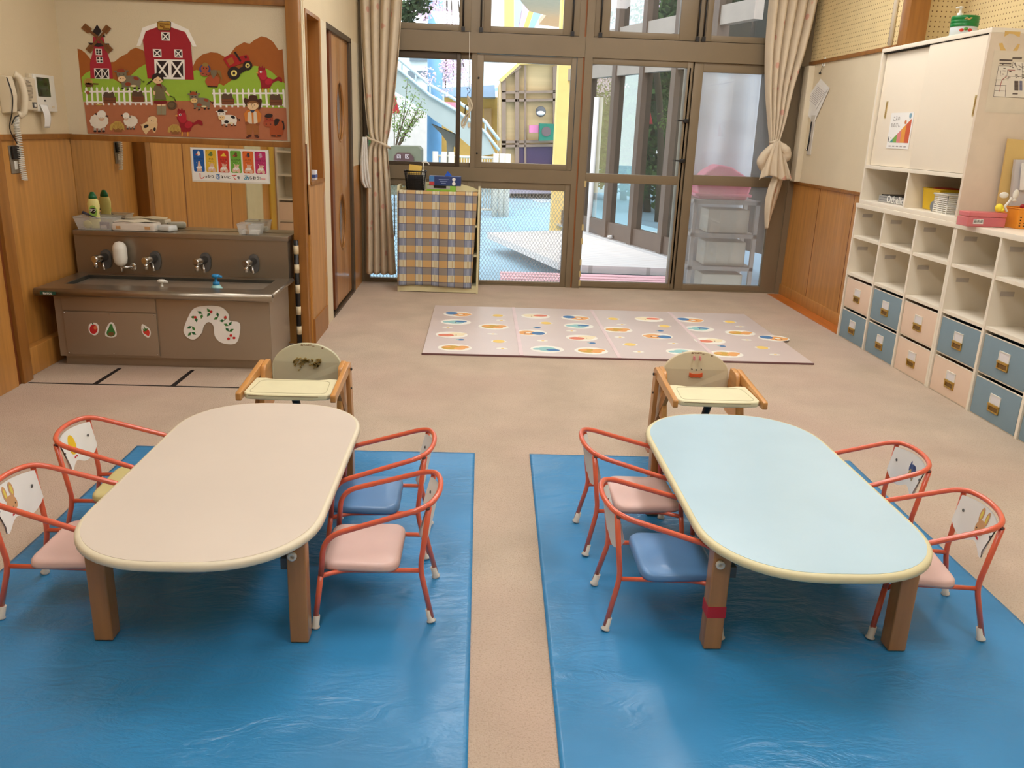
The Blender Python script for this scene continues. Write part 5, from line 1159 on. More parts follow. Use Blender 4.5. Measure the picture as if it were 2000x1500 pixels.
MB().box(0, .006, 4.345, 4.43, 1.0, 1.135, None, .002).build('plate', mat('grey_plate', (150, 140, 124), .4, .5), sw); MB().box(.006, .010, 4.372, 4.40, 1.02, 1.06, None, .001).build('rocker', M_PLASTW, sw)
o = MB().box(XL+.010, XL+.022, 4.352, 4.428, 1.070, 1.132, None, .004).build('power_adapter', M_BLACK); tag(o, 'black power adapter plugged into the wall plate under the telephone', 'adapter')
ic_ = empty('intercom', (XL, 0, 0), 'cream intercom speaker with an oval grille between telephone and screen', 'intercom')
MB().box(0, .035, 4.475, 4.62, 1.305, 1.462, None, .006).build('case', M_IVORY, ic_)
g = MB()
for k in range(15):
    z = 1.375+.010*(k-2)*.62+.004; hw = .040*math.sqrt(max(.02, 1-((k-7)/7.6)**2)); zz2 = 1.353+.0065*k; g.box(.035, .0362, 4.545-hw, 4.545+hw, zz2, zz2+.003)
g.build('grille', mat('grille_brown', (120, 104, 84), .6), ic_)
MB().box(.035, .038, 4.565, 4.605, 1.318, 1.345, None, .001).build('button_frame', M_DGREY, ic_); MB().box(.038, .041, 4.576, 4.595, 1.322, 1.338, None, .001).build('button', M_PLASTW, ic_)
mo = empty('monitor_panel', (XL, 0, 0), 'white wall monitor with a dark screen beside the farm wall corner', 'monitor')
MB().box(0, .030, 4.625, 4.835, 1.30, 1.485, None, .006).build('case', M_PLASTW, mo); MB().box(.030, .032, 4.645, 4.775, 1.375, 1.470, None, .001).build('screen', mat('screen_green', (52, 58, 40), .15), mo)
MB().box(.030, .033, 4.70, 4.715, 1.352, 1.360).build('sensor', M_BLACK, mo); MB().box(.030, .0325, 4.775, 4.80, 1.322, 1.331).build('button', M_IVORY, mo); MB().box(0, .02, 4.60, 4.645, 1.463, 1.485, None, .002).build('side_tab', M_IVORY, mo)
b = MB(); b.grid(lambda u, v: Vector((.034+.012*math.sin(PI*v)+.004*u, 4.64+.018*v+(.072-.022*v)*u, 1.335-.115*v)), 6, 10); o = b.build('paper_slip', M_PAPER, None, recalc=False); o.location = (XL, 0, 0); s_ = o.modifiers.new('s', 'SOLIDIFY'); s_.thickness = .0008
tag(o, 'white paper slip taped below the wall monitor screen', 'paper')
o = empty('tissue_box', (XP-.03, 5.25, .966), 'small blue and white packet standing in the wall niche by the post', 'box')
bx('carton', (-.03, .03, -.035, .035, 0, .055), mat('white_blue_print', (222, 224, 232), .5), o, .001); MB().box(-.031, .031, -.036, .036, .012, .03).build('blue_print', mat('navy_flower_print', (70, 90, 150), .5), o)

# ------------------------------------------------------------------ cubby shelves on the right
CXF, CXB = 2.527, 2.86
def cubby(y1, n, wcol, label):
    r = empty('cubby_shelf', (CXF, y1, 0), label, 'shelf'); D = CXB-CXF; y0 = -n*wcol
    bx('top_board', (-.004, D, y0, 0, .884, .912), M_WHITE, r, .002)
    bx('side_panel', (0, D, -.018, 0, 0, .884), M_WHITE, r); bx('side_panel', (0, D, y0, y0+.018, 0, .884), M_WHITE, r)
    bx('back_panel', (D-.008, D-.002, y0+.018, -.018, .01, .884), M_WHITEIN, r)
    for k in range(1, n): bx('divider', (0, D-.008, -k*wcol-.009, -k*wcol+.009, 0, .884), M_WHITE, r)
    for k in range(n):
        a, b_ = -(k+1)*wcol+.010+(.008 if k == n-1 else 0), -k*wcol-.010-(.008 if k == 0 else 0)
        for z in (.432, .682): bx('shelf_board', (.004, D-.008, a, b_, z, z+.018), M_WHITE, r)
        bx('base_board', (.01, D-.008, a, b_, 0, .004), M_WHITE, r); bx('base_board', (.01, D-.008, a, b_, .214, .220), M_WHITE, r)
        for z in (.82, .60):
            t_ = bx('name_strip', (.045, .115, b_-.0012, b_, z, z+.024), M_STRIP, r)
    return r
cubby(5.635, 3, .412, 'white cubby shelf of three columns under the tall sliding door cabinet')
cubby(4.397, 3, .409, 'white cubby shelf of three columns nearest the camera beside the right table')
COLS = [('P', 'B'), ('B', 'B'), ('P', 'P'), ('B', 'P'), ('B', 'B'), ('P', 'B')]
ordn = ['column farthest from the camera', 'second column from the window end', 'third column from the window end', 'fourth column from the window end', 'fifth column from the window end', 'nearest column at the picture edge']
def storage_box(mc):
    hgt_ = .194
    s0 = empty('storage_box'); D = .30; W_ = .366
    b = MB(); b.box(0, .006, -W_/2, W_/2, 0, hgt_-.004, None, .001); fr_ = b.build('front_board', mc, s0)
    b = MB(); b.box(.006, D, -W_/2, -W_/2+.005, 0, hgt_-.008); b.box(.006, D, W_/2-.005, W_/2, 0, hgt_-.008); b.box(D-.005, D, -W_/2, W_/2, 0, hgt_-.008); b.box(.006, D, -W_/2, W_/2, 0, .005); b.build('box_wall', mc, s0)
    b = MB(); b.box(-.0008, .0068, -W_/2, W_/2, hgt_-.0045, hgt_-.001); b.build('white_edge', M_WHITE, s0)
    lf = MB(); 
    lf.box(-.004, 0, -.042, .042, .088, .094); lf.box(-.004, 0, -.042, .042, .136, .141); lf.box(-.004, 0, -.042, -.037, .09, .14); lf.box(-.004, 0, .037, .042, .09, .14); lf.build('label_holder', M_PLASTW, s0)
    MB().box(-.0018, -.0002, -.037, .037, .094, .136).build('label_card', M_CARD, s0)
    hb = MB(); hb.box(-.009, 0, -.044, .044, .082, .094, None, .002); hb.box(-.006, 0, -.044, .044, .052, .058, None, .002); hb.box(-.006, 0, -.044, -.036, .052, .09, None, .002); hb.box(-.006, 0, .036, .044, .052, .09, None, .002); hb.build('pull_handle', M_BRASS, s0)
    MB().box(-.001, -.0001, -.036, .036, .058, .084).build('handle_recess', mat('brass_shade', (128, 96, 44), .5), s0)
    return s0
SBX = {}
for k in range(6):
    yt = 5.635-.412*k if k < 3 else 4.397-.409*(k-3); wc = .412 if k < 3 else .409
    for row in (0, 1):
        cc_ = COLS[k][row]; z = .222 if row == 0 else .006; hgt_ = .192 if row == 0 else .196
        if cc_ not in SBX:
            SBX[cc_] = o = storage_box(M_SBLUE if cc_ == 'B' else M_SPINK)
        else: o = copy_tree(SBX[cc_])
        o.location = (CXF+.006, yt-wc/2+(.0045 if k in (2, 5) else 0)-(.0045 if k in (0, 3) else 0), z)
        tag(o, ('grey blue' if cc_ == 'B' else 'pale peach')+' storage box, '+('upper' if row == 0 else 'bottom')+' row, '+ordn[k], 'storage box', 'storage boxes in the cubby shelves')
# upper cabinet with sliding doors
uc = empty('sliding_door_cabinet', (CXF, 5.605, .912), 'tall white cabinet with two sliding doors standing on the cubby shelf', 'cabinet')
D = CXB-CXF; Lc = 1.195
bx('bottom_board', (0, D, -Lc, 0, .0, .026), M_WHITE, uc, .002); bx('top_board', (0, D, -Lc, 0, .938, .962), M_WHITE, uc, .002)
bx('side_panel', (0, D, -.020, 0, .026, .938), M_WHITE, uc); bx('side_panel', (0, D, -Lc, -Lc+.020, .026, .938), mat('side_beige', (222, 206, 184), .5), uc)
bx('back_panel', (D-.008, D, -Lc+.02, -.02, .026, .938), M_WHITEIN, uc); bx('middle_board', (0, D-.008, -Lc+.02, -.02, .228, .250), M_WHITE, uc, .001)
bx('divider', (.002, D-.008, -.612, -.594, .026, .228), M_WHITE, uc)
bx('door_rail', (.006, .03, -Lc+.02, -.02, .932, .938), M_DARK, uc)
M_DOORW = mat('door_white', (240, 228, 206), .5, 0, .015, 3)
for (ya_, yb2, x_, nm) in ((-.62, -.085, .030, 0), (-Lc+.022, -.588, .008, 1)):
    pass
dA = bx('sliding_door', (.024, .038, -.62, -.030, .252, .930), M_DOORW, uc, .001); dB = bx('sliding_door', (.006, .020, -Lc+.022, -.588, .252, .934), M_DOORW, uc, .001)
for (dd, x_, y_) in ((dA, .024, -.135), (dB, .006, -1.160)):
    b = MB(); b.box(x_-.003, x_, y_-.010, y_-.006, .545, .640); b.box(x_-.003, x_, y_+.006, y_+.010, .545, .640); b.box(x_-.003, x_, y_-.010, y_+.010, .540, .548); b.box(x_-.003, x_, y_-.010, y_+.010, .636, .644); b.build('finger_pull', M_BRASS if 0 else mat('pull_gold', (210, 186, 128), .4, .3), dd)
    MB().box(x_-.0008, x_, y_-.006, y_+.006, .548, .636).build('pull_recess', mat('brass_shade2', (150, 118, 62), .5), dd)
# voice poster on the left sliding door
vp = empty('voice_poster', (CXF+.0225, 5.385, 1.272), 'white poster with a rainbow triangle on the left sliding cabinet door', 'poster')
W2, H2 = .285, .212
bx('poster_sheet', (-.001, 0, -W2, 0, 0, H2), M_PAPER, vp)
def V(u, v): return (-.0012, -W2*u, H2*(1-v))
cols = [((84, 150, 140), .10, .26), ((124, 168, 76), .26, .42), ((222, 132, 130), .42, .58), ((228, 156, 66), .58, .76), ((204, 92, 56), .76, .95)]
for c_, a, b_ in cols:
    t0, t1 = (a-.1)/.85, (b_-.1)/.85; b = MB(); b.prism([V(a, .83), V(b_, .83), V(b_, .83-.66*t1), V(a, .83-.66*t0)] if t0 > .01 else [V(a, .83), V(b_, .83), V(b_, .83-.66*t1)], (-.0004, 0, 0)); b.build('colour_band', flat(c_), vp)
b = MB(); b.prism([V(.87+.055*math.cos(a), .09+.07*math.sin(a)) for a in [2*PI*i/16 for i in range(16)]], (-.0004, 0, 0)); b.prism([V(.84, .14), V(.90, .14), V(.87, .20)], (-.0004, 0, 0)); b.build('balloon_picture', flat((134, 172, 190)), vp)
b = MB(); b.prism([V(.70+.04*math.cos(a), .26+.06*math.sin(a)) for a in [2*PI*i/16 for i in range(16)]], (-.0004, 0, 0)); b.build('lion_picture', flat((204, 112, 50)), vp)
b = MB(); b.prism([V(.03, .82), V(.06, .82), V(.07, .66), V(.04, .66)], (-.0004, 0, 0)); b.prism([V(.13, .70), V(.16, .72), V(.16, .68)], (-.0004, 0, 0)); b.build('small_figure', flat((70, 60, 56)), vp)
for s_, v in (('こえの', .17), ('ものさし', .35)):
    text('poster_heading', s_, .030 if v < .3 else .030, flat((96, 92, 86)), FACE_LEFT(-.0014, -W2*.27, H2*(1-v)), vp, .0002)
b = MB()
for k in range(5): b.box(-.0014, -.0010, -W2*(.20+.17*k), -W2*(.10+.17*k), H2*.05, H2*.085)
b.build('caption_lines', flat((176, 168, 168)), vp)
# map sheet and tape marks on the cabinet's near side
ms = empty('map_poster', (0, 4.4095, 0), 'laminated map sheet with a red route on the near side of the tall cabinet', 'poster')
def Sd(u, v, k=0): p = at(1880+u/8.333, 50+v/8.333, 1, 4.4095); return (p.x, -.0006*k-.0002, p.z)
b = MB(); b.prism([Sd(515, 405), Sd(1150, 420), Sd(1120, 1440), Sd(360, 1410)], (0, -.0004, 0)); b.build('laminate_sheet', mat('laminate_beige', (224, 212, 190), .25), ms)
b = MB(); b.prism([Sd(585, 655, 1), Sd(815, 660, 1), Sd(820, 590, 1), Sd(1080, 600, 1), Sd(1050, 1180, 1), Sd(500, 1155, 1)], (0, -.0004, 0)); b.build('map_sheet', mat('map_white', (232, 224, 208), .5), ms)
b = MB()
def ln(u0, v0, u1, v1, w_, m_, k=2):
    a = Vector(Sd(u0, v0, k)); c = Vector(Sd(u1, v1, k)); d = (c-a).normalized(); n_ = Vector((-d.z, 0, d.x))*w_
    b.prism([a+n_, c+n_, c-n_, a-n_], (0, -.0003, 0), m_)
IK = flat((96, 84, 76)); rd = flat((170, 90, 80))
for q in ((585, 655, 815, 660), (500, 1155, 1050, 1180), (585, 655, 500, 1155), (820, 590, 810, 660), (610, 820, 980, 830), (520, 885, 740, 885), (520, 970, 710, 975), (515, 1055, 700, 1065), (620, 730, 610, 820), (730, 720, 720, 820), (845, 600, 900, 720), (965, 610, 980, 830), (700, 970, 690, 1155), (740, 820, 735, 885), (900, 640, 990, 700), (860, 600, 850, 640)): ln(*q, .0009, IK)
for q in ((730, 722, 850, 728), (720, 820, 640, 885), (640, 885, 615, 960), (615, 960, 600, 1075)): ln(*q, .0016, rd, 3)
rnd = random.Random(5)
for k in range(26): u, v = rnd.uniform(640, 980), rnd.uniform(620, 870); ln(u, v, u+rnd.uniform(14, 50), v+2, .0018, IK)
for k in range(12): v = 905+13*k; ln(840, v, 905, v+2, .0018, IK); ln(925, v, 970, v+2, .0018, flat((120, 120, 140)))
b.build('map_lines', IK, ms)
b = MB(); ln(810, 530, 965, 530, .0058, flat((110, 98, 88)), 1); ln(600, 560, 810, 568, .0040, IK, 1); ln(600, 615, 790, 622, .0026, IK, 1); ln(810, 1110, 895, 1112, .003, IK, 2); b.build('map_heading', IK, ms)
b = MB()
for P in ([(690, 90), (945, 100), (930, 185), (880, 170), (840, 140), (760, 130), (720, 160), (680, 180)], [(590, 290), (650, 280), (670, 340), (710, 405), (620, 405)], [(900, 300), (935, 305), (890, 410), (820, 410)]): b.prism([Sd(u, v) for u, v in P], (0, -.0003, 0))
o = b.build('tape_residue', mat('old_tape', (222, 184, 110), .5)); o.location = (0, 4.4095, 0); tag(o, 'yellowed strips of old tape above the map on the cabinet side', 'tape')
# things in and on the cabinets
def L0(p): return Vector(p)
ob = empty('board_game_box', (2.60, 5.255, .9395), 'silver board game box in the left open bay of the tall cabinet', 'box')
ob.rotation_euler.z = .10
bx('carton', (0, .20, -.19, .19, 0, .042), mat('silver_print', (176, 174, 170), .35, .3), ob, .002); bx('black_lid', (.01, .19, -.18, .18, .042, .048), M_BLACK, ob)
text('box_lettering', 'Othello', .062, M_PAPER, FACE_LEFT(-.0012, 0, .022), ob, .0004, off=.001)
b = MB(); b.box(-.0008, 0, -.18, .18, .012, .015); b.box(-.0008, 0, -.18, .18, .030, .033); b.build('print_lines', mat('dark_stripe', (90, 90, 96), .5), ob)
yb3 = tray_box('yellow_tub', 2.63, 2.80, 4.79, 4.97, .9395, .118, .012, mat('yellow_plastic', (234, 196, 30), .4), 'yellow plastic tub in the right open bay of the tall cabinet', 'tub')
o = MB().box(2.65, 2.78, 4.81, 4.95, .945, 1.066, None, .02).build('red_block', mat('red_toy', (170, 40, 26), .5)); tag(o, 'red toy showing inside the yellow tub', 'toy')
o = MB().sphere((0, 0, .03), .03, None, .35, 1, 1, 16).build('tape_roll', mat('grey_roll', (120, 124, 128), .4)); o.location = (2.585, 4.772, .9385)
tag(o, 'small round grey tin standing between yellow tub and white basket', 'tin')
wb = empty('white_basket', (2.615, 4.665, .9385), 'white slatted basket beside the yellow tub in the tall cabinet', 'basket')
b = MB()
for k in range(9):
    z = .006+k*.0105; e = .003*k/8; b.box(-.045-e, .085, -.065-e, -.061-e, z, z+.0065); b.box(-.045-e, -.041-e, -.065-e, .075+e, z, z+.0065); b.box(.083, .087, -.065, .075, z, z+.0065); b.box(-.045-e, .085, .073, .077, z, z+.0065)
for y_ in (-.065, -.02, .03, .073): b.box(-.0465, -.041, y_-.002, y_+.004, 0, .10)
b.box(-.045, .085, -.065, .075, 0, .003); b.build('slats', M_PLASTW, wb)
b = MB(); b.tube([(-.05, -.07, .103), (.09, -.07, .103), (.09, .08, .103), (-.05, .08, .103)], .005, closed=True, seg=8); b.build('rim', M_PLASTW, wb)
# on the low shelf: pink box, yellow flower toy, orange basket, envelope and papers
tb_ = lambda u, v, y: at(1800+u/10, 340+v/10, 1, y)
pk = empty('pink_case', (2.60, 4.275, .913), 'translucent pink plastic case with a white label on the shelf beside the cabinet', 'case')
q0, q1 = at(1891, 425, 1, 4.20), at(1962, 432, 1, 4.20)
pw_ = (at(1965, 430, 1, 4.20).x-at(1891, 425, 1, 4.20).x)
pk.location = (q0.x, 4.20, .913)
bx('case_body', (0, pw_, 0, .10, 0, .047), M_CLEARPK, pk, .004); bx('case_lid', (.004, pw_+.002, .0, .10, .049, .072), M_CLEARPK, pk, .004)
bx('dark_contents', (.07, pw_-.02, .03, .08, .006, .04), mat('violet_contents', (110, 84, 130), .6), pk)
lb_ = bx('label', (.03, .082, -.0015, 0, .014, .038), M_PAPER, pk)
text('label_lettering', '画用紙', .017, DK, FACE_CAM(.056, -.0022, .026), lb_, .0002)
ft = empty('flower_toy', (q0.x+.165, 4.225, .9865), 'yellow and white toy lying on the pink case', 'toy')
b = MB(); b.sphere((0, 0, .022), .022, None, .9, .8, 1, 14).sphere((.012, -.004, .012), .014, None, 1, 1, .8, 10); b.build('yellow_head', mat('toy_yellow', (238, 220, 60), .6), ft)
b = MB(); b.tube(catmull([(.045, 0, .005), (.030, 0, .03), (.045, 0, .055), (.055, 0, .075)], 6, False), .006); b.sphere((.012, 0, .086), .022, None, 1.1, .3, .7, 14).sphere((.072, 0, .092), .022, None, .7, .3, 1.1, 14).sphere((.07, 0, .062), .012, None, 1.2, .4, .6, 10); b.build('white_ribbon', M_PLASTW, ft)
ox = at(1965, 432, 1, 4.24).x
ob2 = tray_box('orange_basket', ox+.012, ox+.20, 4.165, 4.31, .913, .098, .006, mat('orange_plastic', (236, 150, 44), .4), 'orange perforated basket of small things at the right edge of the shelf', 'basket')
hb_ = MB()
for k in range(7):
    for j in range(4): hb_.box(-.085+.022*k, -.078+.022*k, -.0755, -.074, .012+.014*j, .017+.014*j)
hb_.build('holes', M_DARK, ob2)
hh = MB(); hh.prism([(-.055+.016*math.cos(a), -.0762, .078+.011*math.sin(a)) for a in [2*PI*i/16 for i in range(16)]], (0, .001, 0)); hh.build('grip_hole', M_DARK, ob2)
o = MB().sphere((ox+.07, 4.24, 1.018), .012, None, 1, 1, 1, 12).tube([(ox+.07, 4.24, .925), (ox+.07, 4.24, 1.01)], .004).build('marker', mat('dark_red', (170, 30, 36), .5)); tag(o, 'red topped marker standing in the orange basket', 'marker')
for k in range(4):
    o = MB().tube([(ox+.10+.018*k, 4.235, .92), (ox+.094+.022*k, 4.232, 1.022+.006*(k % 2))], .004).build('crayon', mat('cream_stick', (234, 224, 168), .6)); tag(o, 'pale stick standing in the orange basket', 'stick', 'sticks in the orange basket')
def panel3(name, pts, y, th, m_, lab, cat):
    b = MB(); b.prism([(at(u, v, 1, y).x, y, at(u, v, 1, y).z) for u, v in pts], (0, th, 0)); return tag(b.build(name, m_), lab, cat)
panel3('envelope', [(1970, 271), (2012, 274), (2012, 432), (1944, 424)], 4.375, .012, mat('manila', (220, 188, 118), .7), 'manila envelope leaning upright on the shelf against the cabinet side', 'envelope')
panel3('document_file', [(1984, 312), (2015, 312), (2012, 425), (1972, 420)], 4.345, .02, mat('grey_file', (206, 202, 200), .4), 'clear grey document file standing in front of the manila envelope', 'file')
panel3('printed_sheet', [(1996, 318), (2015, 318), (2014, 372), (1992, 371)], 4.33, .004, M_PAPER, 'white printed sheet clipped on the grey file at the picture edge', 'paper')
# can with pump bottle on top of the cabinet
cz = 1.8745
cn = empty('formula_can', (2.625, 4.86, cz), 'green lidded can with a pale printed body on top of the tall cabinet', 'can')
MB().lathe([(.066, 0), (.068, .002), (.068, .058), (.066, .06)], seg=32).build('can_body', mat('can_pale', (206, 214, 214), .4), cn)
MB().lathe([(.070, .050), (.071, .054), (.071, .066), (.069, .068), (.071, .07), (.071, .082), (.069, .084), (.071, .086), (.071, .102), (.067, .106)], seg=32).build('lid', mat('can_green', (16, 122, 54), .3), cn)
b = MB()
for k, a in enumerate((-2.2, -1.9, -1.6)): 
    b.sphere((.0685*math.cos(a), .0685*math.sin(a), .03+.006*(k % 2)), .011, flat((200, 56, 40)) if k != 1 else flat((90, 140, 60)), 1, 1, .8, 10)
b.build('fruit_print', flat((200, 56, 40)), cn)
b = MB()
for k in range(9): a = -1.45+.05*k; b.sphere((.0705*math.cos(a-.6), .0705*math.sin(a-.6), .086+.004*math.sin(k)), .006, None, 1, 1, .6, 8)
b.build('gold_print', mat('gold_print', (186, 160, 90), .4), cn)
pb = empty('pump_bottle', (2.665, 5.0, cz), 'clear bottle with a white pump behind the green can on the cabinet', 'bottle')
b = MB(); b.lathe([(.03, 0), (.032, .01), (.032, .10), (.014, .118)], seg=20); b.build('bottle_body', M_CLEARPL, pb)
b = MB(); b.lathe([(.015, .112), (.016, .14), (.007, .143), (.006, .165), (.012, .167), (.012, .175)], seg=16); b.tube([(0, 0, .172), (-.03, -.005, .166)], [.006, .004]); b.build('pump_head', M_PLASTW, pb)

# ------------------------------------------------------------------ right wall: hook, papers, plate, box
def RW(u, v, off=0): return at(u, v, 0, XR-off)
hk = empty('wall_hook', (XR, 0, 0), 'white hook on the right wall trim holding a clip of papers', 'hook')
p = RW(1611, 122); bx('hook_plate', (-.006, 0, p.y-.014, p.y+.014, p.z-.03, p.z+.035), M_PLASTW, hk, .002); MB().tube([(-.008, p.y, p.z-.02), (-.018, p.y, p.z-.025), (-.016, p.y, p.z-.008)], .003).build('hook_tip', M_PLASTW, hk)
hp = empty('hanging_papers', (XR-.014, 0, 0), 'tilted sheaf of printed papers hanging from the white hook on the right wall', 'papers')
q = RW(1605, 143); MB().tube([(0, p.y, p.z-.022), (0, q.y, q.z)], .0015).build('string', M_BLACK, hp); MB().sphere((0, q.y, q.z), .009, M_BLACK).build('clip', M_BLACK, hp)
def sheet(pts, k, m_, name):
    b = MB(); P = [RW(1500+u/4.836, 160+v/4.836) for u, v in pts]; b.prism([(.008-.004*k, r.y, r.z) for r in P], (-.0012, 0, 0)); return b.build(name, m_, hp)
sheet([(505, -30), (590, 60), (440, 390), (335, 258), (380, 160)], 0, M_PAPER, 'paper_sheet'); s2 = sheet([(480, 10), (575, 70), (465, 262), (372, 168)], 1, M_PAPER, 'paper_sheet')
b = MB()
for k in range(9):
    a = RW(1500+(420+10*k)/4.836, 160+(130-4*k+0)/4.836); 
for k in range(10):
    f = k/10; u0, v0 = 395+95*f, 160-130*f; u1, v1 = u0+70, v0+62
    A_ = RW(1500+u0/4.836, 160+v0/4.836); B_ = RW(1500+u1/4.836, 160+v1/4.836); d = (B_-A_).normalized(); n_ = Vector((0, -d.z, d.y))*.0022
    b.prism([(.0026, A_.y+n_.y, A_.z+n_.z), (.0026, B_.y+n_.y, B_.z+n_.z), (.0026, B_.y-n_.y, B_.z-n_.z), (.0026, A_.y-n_.y, A_.z-n_.z)], (-.0004, 0, 0))
b.build('print_lines', flat((180, 172, 172)), s2)
pl_ = empty('key_plate', (XR, 0, 0), 'grey strip plate with a black cord on the right wall under the papers', 'plate')
a, c = RW(1588, 238), RW(1590, 303); bx('plate', (-.008, 0, a.y-.05, a.y+.03, c.z-.0, a.z+.05), mat('pale_grey_plate', (206, 200, 188), .5), pl_, .002)
MB().tube([(-.012, a.y+.0, a.z), (-.012, a.y-.0, c.z+.1), (-.012, a.y+.015, c.z+.03)], .006).build('black_cord', M_BLACK, pl_)
MB().sphere((-.014, a.y+.02, c.z+.04), .010, M_CHROME).build('knob', M_CHROME, pl_)
a = RW(1572, 237); o = MB().box(XR-.018, XR-.0005, a.y-.025, a.y+.025, a.z-.04, a.z+.04, None, .003).build('socket_box', M_IVORY); tag(o, 'small cream junction box on the right wall beside the curtain', 'box')

# ------------------------------------------------------------------ room behind the camera, seen in the mirror
wc_ = empty('wall_shelf', (-2.25, .50, 0), 'white open shelf with beige drawers by the left wall, seen only in the mirror', 'shelf')
for x_ in (0, .40, .80): bx('side_panel', (x_, x_+.018, -.34, 0, 0, 1.5), M_WHITE, wc_)
for z in (0.0, .225, .46, .72, .97, 1.22, 1.48): bx('shelf_board', (.018, .80, -.34, -.002, z, z+.016), M_WHITE, wc_)
bx('back_panel', (0, .80, -.346, -.34, .02, 1.48), M_WHITEIN, wc_)
for x_ in (.02, .42):
    for z in (.018, .243):
        d_ = bx('drawer', (x_, x_+.378, -.30, .002, z, z+.196), M_SPINK, wc_); MB().sphere((x_+.19, .008, z+.10), .012, M_BRASS).build('knob', M_BRASS, d_)
b = MB(); b.box(-2.252, -2.236, .62, .82, 0, 1.6, mat('yellow_board', (206, 164, 60), .6)); tag(b.build('yellow_board'), 'thin yellow board standing beside the white shelf seen in the mirror', 'board')
b = MB(); b.box(-2.2545, -2.246, 1.13, 1.72, 0, 1.1); tag(b.build('notice_board', mat('pale_strip_board', (206, 196, 160), .7)), 'pale board on the left wall, seen in the mirror below the poster', 'board')

# ------------------------------------------------------------------ outside
gd = bx('ground', (-30, 30, YB+.12, 45, -.36, -.30), M_GROUND); struct(gd)
o = MB().prism([tuple(at(u, v, 2, -.298)) for u, v in [(1010, 381), (1085, 376), (1085, 394), (1055, 396)]], (0, 0, .002)).build('ground_patch', M_GROUND2); struct(o)
o = MB().prism([tuple(at(u, v, 2, -.298)) for u, v in [(990, 382), (1002, 412), (1085, 402), (1085, 450), (1000, 450), (960, 396)]], (0, 0, .001)).build('ground_patch', mat('sky_blue_ground', (150, 196, 220), .8)); struct(o)
dk = MB(); dk.prism([(.104, 11.45, -.13), (.85, 8.96, -.13), (1.09, 8.80, -.13), (2.0, 8.77, -.13), (2.42, 8.75, -.13), (1.42, 12.1, -.13)], (0, 0, .08))
dko = dk.build('deck', M_BLEACH)
tag(dko, 'sun bleached timber deck outside the windows along the glass front', 'deck')
n = M_BLEACH.node_tree
def seams(n, L, v):
    s = sep(n, L, v); a = math_n(n, L, 'ADD', math_n(n, L, 'MULTIPLY', s[0], .26), s[1]); a = math_n(n, L, 'FRACT', math_n(n, L, 'MULTIPLY', a, 1/.14)); a = math_n(n, L, 'LESS_THAN', a, .07)
    return math_n(n, L, 'MULTIPLY', a, .5)
mix_over(M_BLEACH, seams, (130, 120, 112))
st = empty('pink_step', (0, 0, -.30), 'low pink slatted step outside just beyond the open glass door', 'step')
for k, (y0, y1) in enumerate(((8.08, 8.20), (8.24, 8.36), (8.40, 8.52), (8.56, 8.68))): bx('slat', (.22, 2.1, y0, y1, .15, .18), M_PINKPL, st, .004)
for x in (.3, 1.15, 2.0): bx('bearer', (x, x+.06, 8.08, 8.68, 0, .15), M_PINKPL, st)
# glass front (facade)
F0, F1 = Vector((1.23, 12.66, 0)), Vector((2.56, 8.40, 0)); FD = (F1-F0).normalized(); FN = Vector((FD.y, -FD.x, 0)); FLn = (F1-F0).length
fa = empty('glass_front', (0, 0, 0), 'angled brown framed glass front of the neighbouring wing beside the deck', 'glass front')
def fbox(b, s0, s1, z0, z1, t0=-.05, t1=.05):
    P = [F0+FD*s0+FN*t0, F0+FD*s1+FN*t0, F0+FD*s1+FN*t1, F0+FD*s0+FN*t1]; b.prism([(p.x, p.y, z0) for p in P], (0, 0, z1-z0))
FM = mat('facade_brown', (104, 88, 76), .5, .2)
ms_ = []
for y in (11.95, 11.15, 10.45, 9.72, 9.0): ms_.append((12.66-y)/-FD.y)
zb1 = at(1182, 148, 1, 11.2).z; zb0 = zb1+.42
for s_ in ms_: b = MB(); fbox(b, s_-.05, s_+.05, -.049, 4.6, -.07, .07); b.build('mullion', FM, fa)
b = MB(); fbox(b, 0, FLn, -.049, .18, -.04, .04); b.build('bottom_rail', FM, fa)
b = MB(); fbox(b, 0, FLn, zb1, zb1+.16); fbox(b, 0, FLn, zb0-.04, zb0+.14); b.build('head_beam', mat('facade_beam', (158, 146, 134), .5, .2), fa)
b = MB(); fbox(b, 0, FLn, 4.3, 4.6); b.build('top_beam', FM, fa)
b = MB(); fbox(b, 0, FLn, -.049, -.02, -.14, .10); b.build('aluminium_sill', mat('pale_aluminium', (206, 206, 206), .3, .5), fa)
b = MB(); b.bm.faces.new([b.bm.verts.new((p.x, p.y, z)) for p, z in ((F0, .18), (F1, .18), (F1, zb1), (F0, zb1))]); b.build('glass_pane', M_FACADEGLASS, fa); b = MB(); b.bm.faces.new([b.bm.verts.new((p.x, p.y, z)) for p, z in ((F0, zb0+.14), (F1, zb0+.14), (F1, 4.3), (F0, 4.3))]); b.build('glass_pane', M_FACADEGLASS, fa)
p = at(1204, 461, 1, 10.9); b = MB(); b.tube([p, p+Vector((-.12, -.03, -.01))], .018); b.build('lever_handle', M_CHROME, fa)
p0 = at(1155, 457, 2, -.05)-Vector((.04, 0, 0)); o = MB().tube([(p0.x, p0.y, -.05), (p0.x, p0.y, at(1172, 190, 1, p0.y).z)], .035, seg=14).build('downpipe', mat('white_downpipe', (226, 222, 220), .5)); tag(o, 'white downpipe standing at the far end of the deck before the glass front', 'pipe')
# yellow pillar
p0, p1 = at(1083, 300, 1, 12.6), at(1118, 300, 1, 12.6)
o = MB().box(p0.x, p1.x, 12.6, 12.9, -.3, 3.9).build('yellow_pillar', M_YPILLAR); tag(o, 'pale yellow square pillar outside left of the open glass door', 'pillar')
def wallpx(b, pts, y, th, m_=None): b.prism([tuple(at(u, v, 1, y)) for u, v in pts], (0, th, 0), m_)
